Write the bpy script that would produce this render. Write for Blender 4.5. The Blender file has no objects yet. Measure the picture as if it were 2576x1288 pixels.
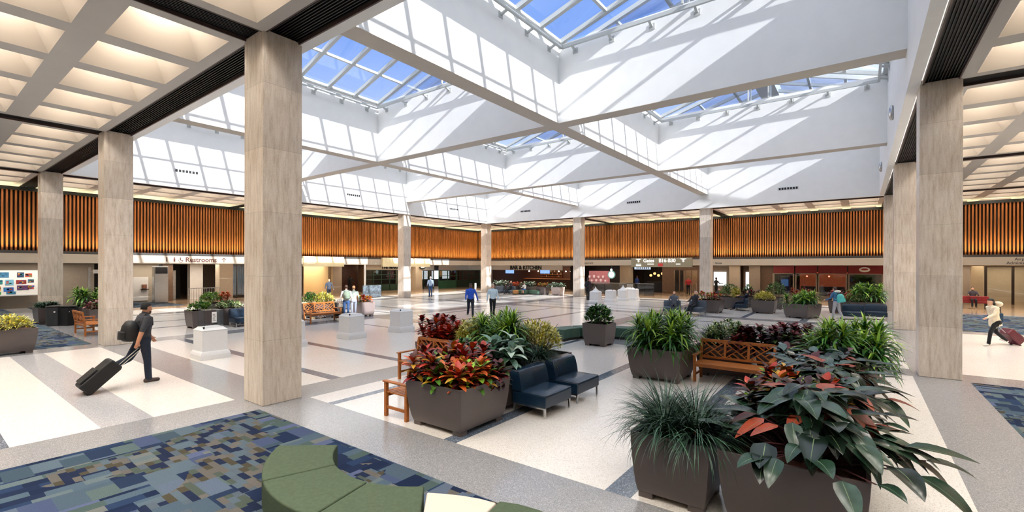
import bpy, bmesh, math, random
from math import sin, cos, pi, radians, sqrt, atan2
from mathutils import Vector, Matrix, noise as mnoise

random.seed(7)
scene = bpy.context.scene
COL = scene.collection

# ------------------------------------------------------------------ camera
# world: X runs along the left wall, Y towards it, Z up; eye 2.63 m above the floor
EYE = Vector((0.0, 0.0, 2.63))
YAW, ROLL, PITCH = 0.9242, 0.0021, -0.0012
F_PX, CX, CY = 1171.1, 1281.1, 673.0
fwd = Vector((sin(YAW), cos(YAW), 0.0)) * cos(PITCH) + Vector((0, 0, sin(PITCH)))
rgt = Vector((cos(YAW), -sin(YAW), 0.0))
upv = rgt.cross(fwd)
right2 = rgt * cos(ROLL) + upv * sin(ROLL)
up2 = upv * cos(ROLL) - rgt * sin(ROLL)
cam_data = bpy.data.cameras.new('camera')
cam = bpy.data.objects.new('camera', cam_data)
COL.objects.link(cam)
cam.matrix_world = Matrix((
    (right2.x, up2.x, -fwd.x, EYE.x),
    (right2.y, up2.y, -fwd.y, EYE.y),
    (right2.z, up2.z, -fwd.z, EYE.z),
    (0, 0, 0, 1)))
cam_data.sensor_fit = 'HORIZONTAL'
cam_data.sensor_width = 36.0
cam_data.lens = F_PX / 2576 * 36.0
cam_data.shift_x = (1288 - CX) / 2576
cam_data.shift_y = (CY - 644) / 2576
cam_data.clip_end = 400
scene.camera = cam

# ------------------------------------------------------------------ sky, sun, exposure
SUN_DIR = Vector((0.19, 1.0, -0.505)).normalized()
world = bpy.data.worlds.new('sky')
scene.world = world
world.use_nodes = True
wn, wl = world.node_tree.nodes, world.node_tree.links
wn.clear()
w_out = wn.new('ShaderNodeOutputWorld')
w_bg = wn.new('ShaderNodeBackground')
w_tc = wn.new('ShaderNodeTexCoord')
w_sep = wn.new('ShaderNodeSeparateXYZ')
w_ramp = wn.new('ShaderNodeValToRGB')
w_ramp.color_ramp.elements[0].position = 0.0
w_ramp.color_ramp.elements[0].color = (0.84, 0.90, 1.0, 1)
w_ramp.color_ramp.elements[1].position = 0.42
w_ramp.color_ramp.elements[1].color = (0.20, 0.34, 0.72, 1)
w_dot = wn.new('ShaderNodeVectorMath'); w_dot.operation = 'DOT_PRODUCT'
w_dot.inputs[1].default_value = tuple(-SUN_DIR)
w_glow = wn.new('ShaderNodeMapRange')
w_glow.inputs['From Min'].default_value = -0.22
w_glow.inputs['From Max'].default_value = 0.30
w_mix = wn.new('ShaderNodeMix'); w_mix.data_type = 'RGBA'
w_mix.inputs['B'].default_value = (1.5, 1.55, 1.65, 1)
wl.new(w_tc.outputs['Generated'], w_sep.inputs[0])
wl.new(w_sep.outputs['Z'], w_ramp.inputs['Fac'])
wl.new(w_tc.outputs['Generated'], w_dot.inputs[0])
wl.new(w_dot.outputs['Value'], w_glow.inputs['Value'])
wl.new(w_ramp.outputs['Color'], w_mix.inputs['A'])
wl.new(w_glow.outputs['Result'], w_mix.inputs['Factor'])
wl.new(w_mix.outputs['Result'], w_bg.inputs['Color'])
w_bg.inputs['Strength'].default_value = 0.60
wl.new(w_bg.outputs[0], w_out.inputs[0])

sun_data = bpy.data.lights.new('sun', 'SUN')
sun_data.energy = 5.2
sun_data.angle = radians(0.6)
sun_data.color = (1.0, 0.96, 0.90)
sun = bpy.data.objects.new('sun', sun_data)
COL.objects.link(sun)
sun.location = (10, -30, 30)
sun.rotation_euler = SUN_DIR.to_track_quat('-Z', 'Y').to_euler()

scene.view_settings.view_transform = 'Standard'
scene.view_settings.look = 'None'
scene.view_settings.gamma = 1.0
scene.view_settings.use_curve_mapping = False
scene.view_settings.exposure = 1.45
scene.cycles.max_bounces = 7
scene.cycles.diffuse_bounces = 5
scene.cycles.glossy_bounces = 3
scene.cycles.transparent_max_bounces = 10
scene.cycles.caustics_reflective = False
scene.cycles.caustics_refractive = False
scene.cycles.sample_clamp_indirect = 8.0
LAMP_WALL = 11.0       # watts per metre of the slat wall's cove
LAMP_COFFER = 30.0      # radiance of the coffer lamps


def area_light(name, loc, target, sx, sy, power, color=(1, .8, .6), spread=180):
    d = bpy.data.lights.new(name, 'AREA')
    d.shape = 'RECTANGLE'; d.size = sx; d.size_y = sy
    d.energy = power; d.color = color; d.spread = radians(spread)
    o = bpy.data.objects.new(name, d); COL.objects.link(o)
    o.location = loc
    o.rotation_euler = (Vector(target) - Vector(loc)).to_track_quat('-Z', 'Y').to_euler()
    return o


# the warm light coves along the foot of the timber slat walls (hidden behind the ledge)
WALL_V, WALL_U = 37.5, 43.3          # faces of the two slat walls
def cove(name, p0, p1, normal):
    p0, p1 = Vector(p0), Vector(p1)
    L = (p1 - p0).length
    t = (p1 - p0).normalized()
    z = Vector((0, 0, 1)); n = Vector(normal)
    d = bpy.data.lights.new(name, 'AREA'); d.shape = 'RECTANGLE'
    d.size = L; d.size_y = 0.05; d.energy = LAMP_WALL * L; d.color = (1.0, 0.95, 0.58); d.spread = radians(92)
    o = bpy.data.objects.new(name, d); COL.objects.link(o)
    aim = (z - n * 0.2).normalized()            # up and a little towards the slats
    xax = t; zax = -aim; yax = zax.cross(xax)
    m = Matrix((xax, yax, zax)).transposed().to_4x4()
    m.translation = (p0 + p1) / 2
    o.matrix_world = m
for k in range(4):
    a, b = -6.5 + k * 12.4, -6.5 + (k + 1) * 12.4
    cove('cove_light', (a, WALL_V - .34, 3.42), (b, WALL_V - .34, 3.42), (0, -1, 0))
    a, b = -12.5 + k * 12.4, -12.5 + (k + 1) * 12.4
    cove('cove_light', (WALL_U - .34, a, 3.42), (WALL_U - .34, b, 3.42), (-1, 0, 0))


# ------------------------------------------------------------------ materials
def lin(c):
    return tuple((x / 12.92 if x <= 0.04045 else ((x + .055) / 1.055) ** 2.4) for x in c)

def hexc(h):
    return lin(tuple(int(h[i:i + 2], 16) / 255 for i in (0, 2, 4)))

MATS = {}
def mat(name, color, rough=0.5, metal=0.0, var=0.12, scale=6.0, bump=0.0, spec=0.5, coat=0.0, emit=None, emit_s=0.0,
        stretch=(1, 1, 1), detail=3.0):
    if name in MATS: return MATS[name]
    if isinstance(color, str): color = hexc(color)
    m = bpy.data.materials.new(name); m.use_nodes = True
    nt = m.node_tree; b = nt.nodes['Principled BSDF']
    b.inputs['Roughness'].default_value = rough
    b.inputs['Metallic'].default_value = metal
    b.inputs['Specular IOR Level'].default_value = spec
    b.inputs['Coat Weight'].default_value = coat
    tc = nt.nodes.new('ShaderNodeTexCoord'); mp = nt.nodes.new('ShaderNodeMapping')
    mp.inputs['Scale'].default_value = stretch
    nz = nt.nodes.new('ShaderNodeTexNoise'); nz.inputs['Scale'].default_value = scale; nz.inputs['Detail'].default_value = detail
    rp = nt.nodes.new('ShaderNodeValToRGB')
    rp.color_ramp.elements[0].position = .3; rp.color_ramp.elements[1].position = .7
    rp.color_ramp.elements[0].color = tuple(max(0, c * (1 - var)) for c in color) + (1,)
    rp.color_ramp.elements[1].color = tuple(min(1, c * (1 + var)) for c in color) + (1,)
    nt.links.new(tc.outputs['Object'], mp.inputs[0]); nt.links.new(mp.outputs[0], nz.inputs['Vector'])
    nt.links.new(nz.outputs['Fac'], rp.inputs[0]); nt.links.new(rp.outputs[0], b.inputs['Base Color'])
    if bump:
        bp = nt.nodes.new('ShaderNodeBump'); bp.inputs['Strength'].default_value = bump
        nt.links.new(nz.outputs['Fac'], bp.inputs['Height']); nt.links.new(bp.outputs[0], b.inputs['Normal'])
    if emit is not None:
        if isinstance(emit, str): emit = hexc(emit)
        b.inputs['Emission Color'].default_value = emit + (1,) if len(emit) == 3 else emit
        b.inputs['Emission Strength'].default_value = emit_s
    MATS[name] = m
    return m

def terrazzo(name, base, chip, chip2, scale=95, rough=.16, spec=.5):
    m = bpy.data.materials.new(name); m.use_nodes = True
    nt = m.node_tree; b = nt.nodes['Principled BSDF']
    b.inputs['Roughness'].default_value = rough; b.inputs['Specular IOR Level'].default_value = spec
    tc = nt.nodes.new('ShaderNodeTexCoord')
    vo = nt.nodes.new('ShaderNodeTexVoronoi'); vo.inputs['Scale'].default_value = scale
    wn_ = nt.nodes.new('ShaderNodeSeparateColor')
    rp = nt.nodes.new('ShaderNodeValToRGB'); rp.color_ramp.interpolation = 'CONSTANT'
    e = rp.color_ramp.elements
    e[0].position = 0; e[0].color = hexc(base) + (1,)
    e[1].position = .62; e[1].color = hexc(chip) + (1,)
    x = e.new(.84); x.color = hexc(chip2) + (1,)
    nz = nt.nodes.new('ShaderNodeTexNoise'); nz.inputs['Scale'].default_value = .5
    mr = nt.nodes.new('ShaderNodeMapRange'); mr.inputs['To Min'].default_value = .93; mr.inputs['To Max'].default_value = 1.05
    mx = nt.nodes.new('ShaderNodeMix'); mx.data_type = 'RGBA'; mx.blend_type = 'MULTIPLY'; mx.inputs['Factor'].default_value = 1
    nt.links.new(tc.outputs['Object'], vo.inputs['Vector']); nt.links.new(tc.outputs['Object'], nz.inputs['Vector'])
    nt.links.new(vo.outputs['Color'], wn_.inputs[0]); nt.links.new(wn_.outputs[0], rp.inputs[0])
    nt.links.new(rp.outputs[0], mx.inputs['A']); nt.links.new(nz.outputs['Fac'], mr.inputs[0])
    nt.links.new(mr.outputs[0], mx.inputs['B']); nt.links.new(mx.outputs['Result'], b.inputs['Base Color'])
    MATS[name] = m
    return m

def carpet_mat():
    m = bpy.data.materials.new('patchwork_carpet'); m.use_nodes = True
    nt = m.node_tree; b = nt.nodes['Principled BSDF']; N = nt.nodes.new; L = nt.links.new
    b.inputs['Roughness'].default_value = .95; b.inputs['Specular IOR Level'].default_value = .1
    tc = N('ShaderNodeTexCoord')
    def bricks(sx, rot, w, h, off):
        mp = N('ShaderNodeMapping'); mp.inputs['Rotation'].default_value = (0, 0, rot); mp.inputs['Location'].default_value = off
        L(tc.outputs['Object'], mp.inputs[0])
        br = N('ShaderNodeTexBrick'); br.inputs['Scale'].default_value = sx; br.inputs['Mortar Size'].default_value = 0
        br.inputs['Color1'].default_value = (0, 0, 0, 1); br.inputs['Color2'].default_value = (1, 1, 1, 1)
        br.inputs['Brick Width'].default_value = w; br.inputs['Row Height'].default_value = h
        br.offset = .37; br.squash = 1.4; br.squash_frequency = 3
        L(mp.outputs[0], br.inputs['Vector'])
        return br.outputs['Color']
    def ramp(src, cols):
        rp = N('ShaderNodeValToRGB'); rp.color_ramp.interpolation = 'CONSTANT'
        e = rp.color_ramp.elements
        e[0].position = 0; e[0].color = hexc(cols[0]) + (1,); e[1].position = 1 / len(cols); e[1].color = hexc(cols[1]) + (1,)
        for i, c in enumerate(cols[2:]):
            x = e.new((i + 2) / len(cols)); x.color = hexc(c) + (1,)
        L(src, rp.inputs[0]); return rp.outputs[0]
    def mixc(f, a, c):
        mx = N('ShaderNodeMix'); mx.data_type = 'RGBA'; L(f, mx.inputs['Factor']); L(a, mx.inputs['A']); L(c, mx.inputs['B'])
        return mx.outputs['Result']
    def step(src, t):
        mt = N('ShaderNodeMath'); mt.operation = 'GREATER_THAN'; L(src, mt.inputs[0]); mt.inputs[1].default_value = t
        return mt.outputs[0]
    big = ramp(bricks(1.0, pi / 2, .48, .27, (0, 0, 0)), ['4a5b69', '25344d', '586874', '46526f', '566666', '1f2c48', '5b687a', '3f505d'])
    mid = ramp(bricks(1.0, 0, .34, .16, (.3, .1, 0)), ['1f2b45', '4e606e', '6c706e', '283a57', '586280', '495a58', '1a2640', '606e72'])
    sml = ramp(bricks(1.0, pi / 2, .17, .085, (.1, .7, 0)), ['66635e', '1e2840', '4c564e', '55606a', '625f5a', '202a43', '4a4538', '566570'])
    m1 = mixc(step(bricks(1.0, 0, .9, .47, (.5, .2, 0)), .5), big, mid)
    nz = N('ShaderNodeTexNoise'); nz.inputs['Scale'].default_value = .55; nz.inputs['Detail'].default_value = 1
    L(tc.outputs['Object'], nz.inputs['Vector'])
    zone = N('ShaderNodeMath'); zone.operation = 'MULTIPLY'
    L(step(nz.outputs['Fac'], .5), zone.inputs[0]); L(step(bricks(1.0, pi / 2, .3, .26, (.9, .4, 0)), .38), zone.inputs[1])
    m2 = mixc(zone.outputs[0], m1, sml)
    fz = N('ShaderNodeTexNoise'); fz.inputs['Scale'].default_value = 160; L(tc.outputs['Object'], fz.inputs['Vector'])
    mr = N('ShaderNodeMapRange'); mr.inputs['From Min'].default_value = .25; mr.inputs['From Max'].default_value = .75
    mr.inputs['To Min'].default_value = .42; mr.inputs['To Max'].default_value = 1.15; L(fz.outputs['Fac'], mr.inputs[0])
    mm = N('ShaderNodeMix'); mm.data_type = 'RGBA'; mm.blend_type = 'MULTIPLY'; mm.inputs['Factor'].default_value = 1
    L(m2, mm.inputs['A']); L(mr.outputs[0], mm.inputs['B']); L(mm.outputs['Result'], b.inputs['Base Color'])
    MATS['carpet'] = m
    return m

def travertine():
    m = bpy.data.materials.new('travertine'); m.use_nodes = True
    nt = m.node_tree; b = nt.nodes['Principled BSDF']; N = nt.nodes.new; L = nt.links.new
    b.inputs['Roughness'].default_value = .38
    tc = N('ShaderNodeTexCoord'); mp = N('ShaderNodeMapping'); mp.inputs['Scale'].default_value = (13, 13, 1.8)
    L(tc.outputs['Object'], mp.inputs[0])
    nz = N('ShaderNodeTexNoise'); nz.inputs['Scale'].default_value = 1.0; nz.inputs['Detail'].default_value = 9; nz.inputs['Roughness'].default_value = .68
    L(mp.outputs[0], nz.inputs['Vector'])
    n2 = N('ShaderNodeTexNoise'); n2.inputs['Scale'].default_value = 55; n2.inputs['Detail'].default_value = 4
    L(tc.outputs['Object'], n2.inputs['Vector'])
    rp = N('ShaderNodeValToRGB'); e = rp.color_ramp.elements
    e[0].position = .3; e[0].color = hexc('b7a693') + (1,); e[1].position = .68; e[1].color = hexc('e3d9cd') + (1,)
    x = e.new(.48); x.color = hexc('d3c6b7') + (1,)
    L(nz.outputs['Fac'], rp.inputs[0])
    # blocks: each course of stone has its own tone, with a thin joint
    sp = N('ShaderNodeSeparateXYZ'); L(tc.outputs['Object'], sp.inputs[0])
    dv = N('ShaderNodeMath'); dv.operation = 'DIVIDE'; dv.inputs[1].default_value = 1.22; L(sp.outputs['Z'], dv.inputs[0])
    fl = N('ShaderNodeMath'); fl.operation = 'FLOOR'; L(dv.outputs[0], fl.inputs[0])
    oi = N('ShaderNodeObjectInfo')
    ad = N('ShaderNodeMath'); ad.operation = 'MULTIPLY_ADD'; ad.inputs[1].default_value = 37.3
    L(oi.outputs['Random'], ad.inputs[0]); L(fl.outputs[0], ad.inputs[2])
    wn_ = N('ShaderNodeTexWhiteNoise'); wn_.noise_dimensions = '1D'; L(ad.outputs[0], wn_.inputs['W'])
    mr = N('ShaderNodeMapRange'); mr.inputs['To Min'].default_value = .86; mr.inputs['To Max'].default_value = 1.1; L(wn_.outputs['Value'], mr.inputs[0])
    fr = N('ShaderNodeMath'); fr.operation = 'FRACT'; L(dv.outputs[0], fr.inputs[0])
    jt = N('ShaderNodeMath'); jt.operation = 'GREATER_THAN'; jt.inputs[1].default_value = .006; L(fr.outputs[0], jt.inputs[0])
    mj = N('ShaderNodeMapRange'); mj.inputs['To Min'].default_value = .72; mj.inputs['To Max'].default_value = 1; L(jt.outputs[0], mj.inputs[0])
    pr = N('ShaderNodeMath'); pr.operation = 'MULTIPLY'; L(mr.outputs[0], pr.inputs[0]); L(mj.outputs[0], pr.inputs[1])
    m2 = N('ShaderNodeMapRange'); m2.inputs['From Min'].default_value = .3; m2.inputs['From Max'].default_value = .7
    m2.inputs['To Min'].default_value = .88; m2.inputs['To Max'].default_value = 1.1; L(n2.outputs['Fac'], m2.inputs[0])
    p2 = N('ShaderNodeMath'); p2.operation = 'MULTIPLY'; L(pr.outputs[0], p2.inputs[0]); L(m2.outputs[0], p2.inputs[1])
    mx = N('ShaderNodeMix'); mx.data_type = 'RGBA'; mx.blend_type = 'MULTIPLY'; mx.inputs['Factor'].default_value = 1
    L(rp.outputs[0], mx.inputs['A']); L(p2.outputs[0], mx.inputs['B']); L(mx.outputs['Result'], b.inputs['Base Color'])
    MATS['travertine'] = m
    return m

def glass_mat(name, tint=(.8, .88, 1.0), gloss=.06, rough=.02):
    m = bpy.data.materials.new(name); m.use_nodes = True
    nt = m.node_tree; nt.nodes.clear(); N = nt.nodes.new; L = nt.links.new
    out = N('ShaderNodeOutputMaterial'); tr = N('ShaderNodeBsdfTransparent'); gl = N('ShaderNodeBsdfGlossy'); mx = N('ShaderNodeMixShader')
    nz = N('ShaderNodeTexNoise'); nz.inputs['Scale'].default_value = .7; tc = N('ShaderNodeTexCoord'); L(tc.outputs['Object'], nz.inputs['Vector'])
    rp = N('ShaderNodeValToRGB'); rp.color_ramp.elements[0].color = tuple(t * .96 for t in tint) + (1,); rp.color_ramp.elements[1].color = tint + (1,)
    L(nz.outputs['Fac'], rp.inputs[0]); L(rp.outputs[0], tr.inputs['Color'])
    gl.inputs['Roughness'].default_value = rough
    lw = N('ShaderNodeLayerWeight'); lw.inputs['Blend'].default_value = .25
    mr = N('ShaderNodeMapRange'); mr.inputs['To Min'].default_value = gloss; mr.inputs['To Max'].default_value = min(1, gloss * 6)
    L(lw.outputs['Fresnel'], mr.inputs[0]); L(mr.outputs[0], mx.inputs[0])
    L(tr.outputs[0], mx.inputs[1]); L(gl.outputs[0], mx.inputs[2]); L(mx.outputs[0], out.inputs[0])
    MATS[name] = m
    return m


# ------------------------------------------------------------------ mesh helpers
class MB:
    """collects simple shapes, then links them as ONE mesh object"""
    def __init__(self):
        self.v, self.f, self.m = [], [], []
        self.mats = []
    def mi(self, m):
        if m not in self.mats: self.mats.append(m)
        return self.mats.index(m)
    def add(self, vs, fs, m):
        b = len(self.v); k = self.mi(m)
        self.v.extend([tuple(p) for p in vs])
        for f in fs:
            self.f.append(tuple(b + i for i in f)); self.m.append(k)
    def quad(self, a, b, c, d, m): self.add([a, b, c, d], [(0, 1, 2, 3)], m)
    def poly(self, pts, m): self.add(pts, [tuple(range(len(pts)))], m)
    def box(self, x0, x1, y0, y1, z0, z1, m):
        vs = [(x, y, z) for z in (z0, z1) for y in (y0, y1) for x in (x0, x1)]
        self.add(vs, [(0, 2, 3, 1), (4, 5, 7, 6), (0, 1, 5, 4), (2, 6, 7, 3), (0, 4, 6, 2), (1, 3, 7, 5)], m)
    def bar(self, p, q, w, h, m, up=(0, 0, 1)):
        p, q = Vector(p), Vector(q); d = (q - p).normalized(); u = Vector(up)
        s = d.cross(u)
        if s.length < 1e-4: s = d.cross(Vector((1, 0, 0)))
        s.normalize(); u = s.cross(d)
        vs = []
        for b in (p, q):
            for a, c in ((-1, -1), (1, -1), (1, 1), (-1, 1)): vs.append(b + s * (a * w / 2) + u * (c * h / 2))
        self.add(vs, [(3, 2, 1, 0), (4, 5, 6, 7), (0, 1, 5, 4), (1, 2, 6, 5), (2, 3, 7, 6), (3, 0, 4, 7)], m)
    def tube(self, pts, r, m, n=8, caps=True):
        pts = [Vector(p) for p in pts]
        rs = r if isinstance(r, (list, tuple)) else [r] * len(pts)
        vs, fs = [], []
        ref = None
        for i, p in enumerate(pts):
            d = (pts[min(i + 1, len(pts) - 1)] - pts[max(i - 1, 0)]).normalized()
            if ref is None:
                ref = Vector((0, 0, 1)) if abs(d.z) < .9 else Vector((1, 0, 0))
            s = d.cross(ref).normalized(); t = s.cross(d); ref = t
            for k in range(n):
                a = 2 * pi * k / n
                vs.append(p + (s * cos(a) + t * sin(a)) * rs[i])
        for i in range(len(pts) - 1):
            for k in range(n):
                fs.append((i * n + k, i * n + (k + 1) % n, (i + 1) * n + (k + 1) % n, (i + 1) * n + k))
        if caps:
            fs.append(tuple(range(n))[::-1]); fs.append(tuple((len(pts) - 1) * n + k for k in range(n)))
        self.add(vs, fs, m)
    def loft(self, rings, m, close=True, cap0=True, cap1=True):
        n = len(rings[0]); vs = [p for r in rings for p in r]; fs = []
        for i in range(len(rings) - 1):
            for k in range(n if close else n - 1):
                fs.append((i * n + k, i * n + (k + 1) % n, (i + 1) * n + (k + 1) % n, (i + 1) * n + k))
        if cap0: fs.append(tuple(range(n))[::-1])
        if cap1: fs.append(tuple((len(rings) - 1) * n + k for k in range(n)))
        self.add(vs, fs, m)
    def lathe(self, prof, m, n=20, c=(0, 0)):
        self.loft([[(c[0] + r * cos(2 * pi * k / n), c[1] + r * sin(2 * pi * k / n), z) for k in range(n)] for r, z in prof], m)
    def sphere(self, c, r, m, n=10, sc=(1, 1, 1)):
        rings = []
        for i in range(1, n):
            a = pi * i / n
            rings.append([(c[0] + r * sc[0] * sin(a) * cos(2 * pi * k / (2 * n)), c[1] + r * sc[1] * sin(a) * sin(2 * pi * k / (2 * n)),
                           c[2] - r * sc[2] * cos(a)) for k in range(2 * n)])
        self.loft(rings, m)
    def mesh(self, name):
        me = bpy.data.meshes.new(name)
        me.from_pydata(self.v, [], self.f)
        for m in self.mats: me.materials.append(m)
        me.polygons.foreach_set('material_index', self.m)
        me.update()
        return me
    def build(self, name, parent=None, smooth=False, bevel=0.0, seg=2, loc=None):
        me = self.mesh(name)
        if smooth: me.polygons.foreach_set('use_smooth', [True] * len(me.polygons))
        o = bpy.data.objects.new(name, me); COL.objects.link(o)
        if loc: o.location = loc
        if parent: o.parent = parent
        if bevel:
            md = o.modifiers.new('bevel', 'BEVEL'); md.width = bevel; md.segments = seg; md.limit_method = 'ANGLE'; md.angle_limit = radians(40)
            me.polygons.foreach_set('use_smooth', [True] * len(me.polygons))
            wn2 = o.modifiers.new('wn', 'WEIGHTED_NORMAL'); wn2.keep_sharp = False
        return o

def tag(o, label=None, cat=None, group=None, kind=None):
    if label: o['label'] = label
    if cat: o['category'] = cat
    if group: o['group'] = group
    if kind: o['kind'] = kind
    return o

def empty(name, loc=(0, 0, 0), rz=0.0, label=None, cat=None, group=None, kind=None):
    o = bpy.data.objects.new(name, None); COL.objects.link(o)
    o.empty_display_size = .2
    o.location = loc; o.rotation_euler = (0, 0, rz)
    return tag(o, label, cat, group, kind)

def copy_tree(o, parent=None):
    c = o.copy(); COL.objects.link(c)
    if parent: c.parent = parent
    for ch in list(o.children): copy_tree(ch, c)
    return c

def place(proto, used, loc, rz, label, group=None):
    """first use moves the thing itself, later uses copy it with its parts"""
    o = proto if proto.name not in used else copy_tree(proto)
    used.add(proto.name)
    o.location = loc; o.rotation_euler = (0, 0, rz); o['label'] = label
    if group: o['group'] = group
    return o

def text_obj(name, s, loc, rot, size, m, parent=None, ext=.008, align='CENTER', bold=0.0):
    cu = bpy.data.curves.new(name, 'FONT'); cu.body = s; cu.size = size; cu.extrude = ext; cu.align_x = align; cu.align_y = 'CENTER'
    cu.offset = bold
    cu.materials.append(m)
    tmp = bpy.data.objects.new(name, cu); COL.objects.link(tmp)
    bpy.context.view_layer.update()
    me = bpy.data.meshes.new_from_object(tmp.evaluated_get(bpy.context.evaluated_depsgraph_get()))
    bpy.data.objects.remove(tmp); bpy.data.curves.remove(cu)
    if not me.materials: me.materials.append(m)
    o = bpy.data.objects.new(name, me); COL.objects.link(o)
    o.location = loc; o.rotation_euler = rot
    if parent: o.parent = parent
    return o
# ------------------------------------------------------------------ building constants
BAY = 10.8458
CU = [4.564 + BAY * i for i in range(-1, 4)]      # column lines across X  (-6.28, 4.56, 15.41, 26.26, 37.10)
CV = [-1.515 + BAY * j for j in range(-1, 4)]     # column lines across Y  (-12.36, -1.52, 9.33, 20.18, 31.02)
ZC = 7.05                                          # low ceiling
ZB = 8.05                                          # underside of the great beams
ZT = 11.0                                          # top of the light wells
U0, U1, V0, V1 = 5.13, 36.53, -0.91, 30.45         # inner faces of the atrium
BU = [4.5977 + BAY * k for k in (1, 2)]            # beam centres
BV = [-1.4384 + BAY * k for k in (1, 2)]
BW = .31

cream = terrazzo('terrazzo_cream', 'e1dcd5', 'eae6e0', 'cbc5bc')
grey = terrazzo('terrazzo_grey', '8f8f91', '7d7e81', 'a9a9a9', scale=130)
lgrey = terrazzo('terrazzo_light_grey', 'adacaf', '9a9a9d', 'c4c3c4')
dgrey = terrazzo('terrazzo_blue_grey', '5f6a78', '4b5562', '8894a3', scale=80)
tanfl = terrazzo('terrazzo_tan', 'a98c6f', '8f7358', 'bfa68a')
carpet = carpet_mat()
trav = travertine()
white = mat('white_paint', 'e6e6e5', .6, var=.02, scale=2)
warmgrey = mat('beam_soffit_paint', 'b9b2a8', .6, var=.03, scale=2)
ceilp = mat('ceiling_paint', 'b4b0ab', .7, var=.02, scale=1.5)
coffer_p = mat('coffer_paint', 'bfb4a6', .7, var=.02, scale=1.2)
coffer_lamp = mat('coffer_lamp', 'fff0d8', .5, var=.01, emit=(1.0, .965, .915), emit_s=LAMP_COFFER)
black = mat('black_grille', '060607', .5, var=.3, scale=30)
brown = mat('bronze_trim', '4a3a36', .45, var=.1)
slatwood = mat('slat_timber', '81491f', .45, var=.25, scale=7, stretch=(1, 1, .12), spec=.4)
slatback = mat('slat_backing', '1c0b07', .8, var=.2)
darkledge = mat('dark_ledge', '3a3836', .6)
fascia_m = mat('fascia_panel', 'a79f93', .45, var=.03, scale=2)
beige = mat('beige_wall', 'b9ab97', .6, var=.04, scale=2)
steel = mat('brushed_steel', 'b8b8b6', .25, metal=1.0, var=.1, scale=12)
framep = mat('skylight_frame', 'b4b7b6', .5, var=.02)
alu = mat('white_aluminium', 'd0d1d2', .4, var=.03)
skyglass = glass_mat('skylight_glass', (.75, .79, .86), .05)
clearglass = glass_mat('clear_glass', (.93, .95, .95), .05)
darkglass = glass_mat('shop_glass', (.60, .62, .62), .08)

# ------------------------------------------------------------------ floor
def floor_mat(u, v):
    inu = [abs(u - c) < .5 for c in CU]; inv = [abs(v - c) < .5 for c in CV]
    if u > 41.0 or (v > 35.4 and u > CU[1]): return tanfl if v < 36.5 or u > 12 else carpet
    if u > 37.6 and v > -2: return tanfl if u > 39 else cream
    if (any(inu) or any(inv)) and not (u < 4 and v > 31): return grey
    if u < CU[1]:                        # aisle on the near side
        if v < CV[2]: return carpet
        if v < CV[3]:
            if u < .2: return lgrey
            if u < 1.02: return dgrey
            if 2.04 < u < 2.745: return lgrey
            return cream
        return carpet
    if v < CV[1]:                        # aisle on the right side
        if u < CU[2]: return carpet
        if u < CU[3]: return cream
        return carpet if u < 37.6 else tanfl
    if v > CV[4]:
        return cream if v < 34.5 else tanfl
    i = max(k for k in range(5) if CU[k] < u); j = max(k for k in range(5) if CV[k] < v)
    du = u - CU[i] - .5; dv = v - CV[j] - .5
    if (i + j) % 2:
        for s in ((1.08, 1.36), (3.4, 3.68), (7.8, 8.0)):
            if s[0] < du < s[1]: return dgrey
    else:
        for s in ((3.1, 3.42), (5.83, 6.09), (9.02, 9.22)):
            if s[0] < dv < s[1]: return dgrey
    return cream

ub = {-8.0, .2, 1.02, 2.04, 2.745, 3.4, 37.6, 39.0, 41.0, 56.0}
vb = {-13.0, -4.9, -6.0, -2.0, 34.5, 35.4, 36.5, 54.0}
ub.add(12.0)
for c in CU: ub |= {c - .5, c + .5}
for c in CV: vb |= {c - .5, c + .5}
for c in CU[1:4]:
    for s in (1.08, 1.36, 3.4, 3.68, 7.8, 8.0): ub.add(c + .5 + s)
for c in CV[1:4]:
    for s in (3.1, 3.42, 5.83, 6.09, 9.02, 9.22): vb.add(c + .5 + s)
ub = sorted(x for x in ub if -8.0 <= x <= 56); vb = sorted(x for x in vb if -13 <= x <= 54)
fl, cp = MB(), MB()
for a, b in zip(ub, ub[1:]):
    for c, d in zip(vb, vb[1:]):
        m = floor_mat((a + b) / 2, (c + d) / 2)
        (cp if m is carpet else fl).quad((a, c, 0), (b, c, 0), (b, d, 0), (a, d, 0), m)
fo = fl.build('floor'); tag(fo, kind='structure')
co = cp.build('floor_carpet'); tag(co, 'patchwork carpet in blue, grey and tan laid flush beside the stone floor', 'carpet', kind='structure')

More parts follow.
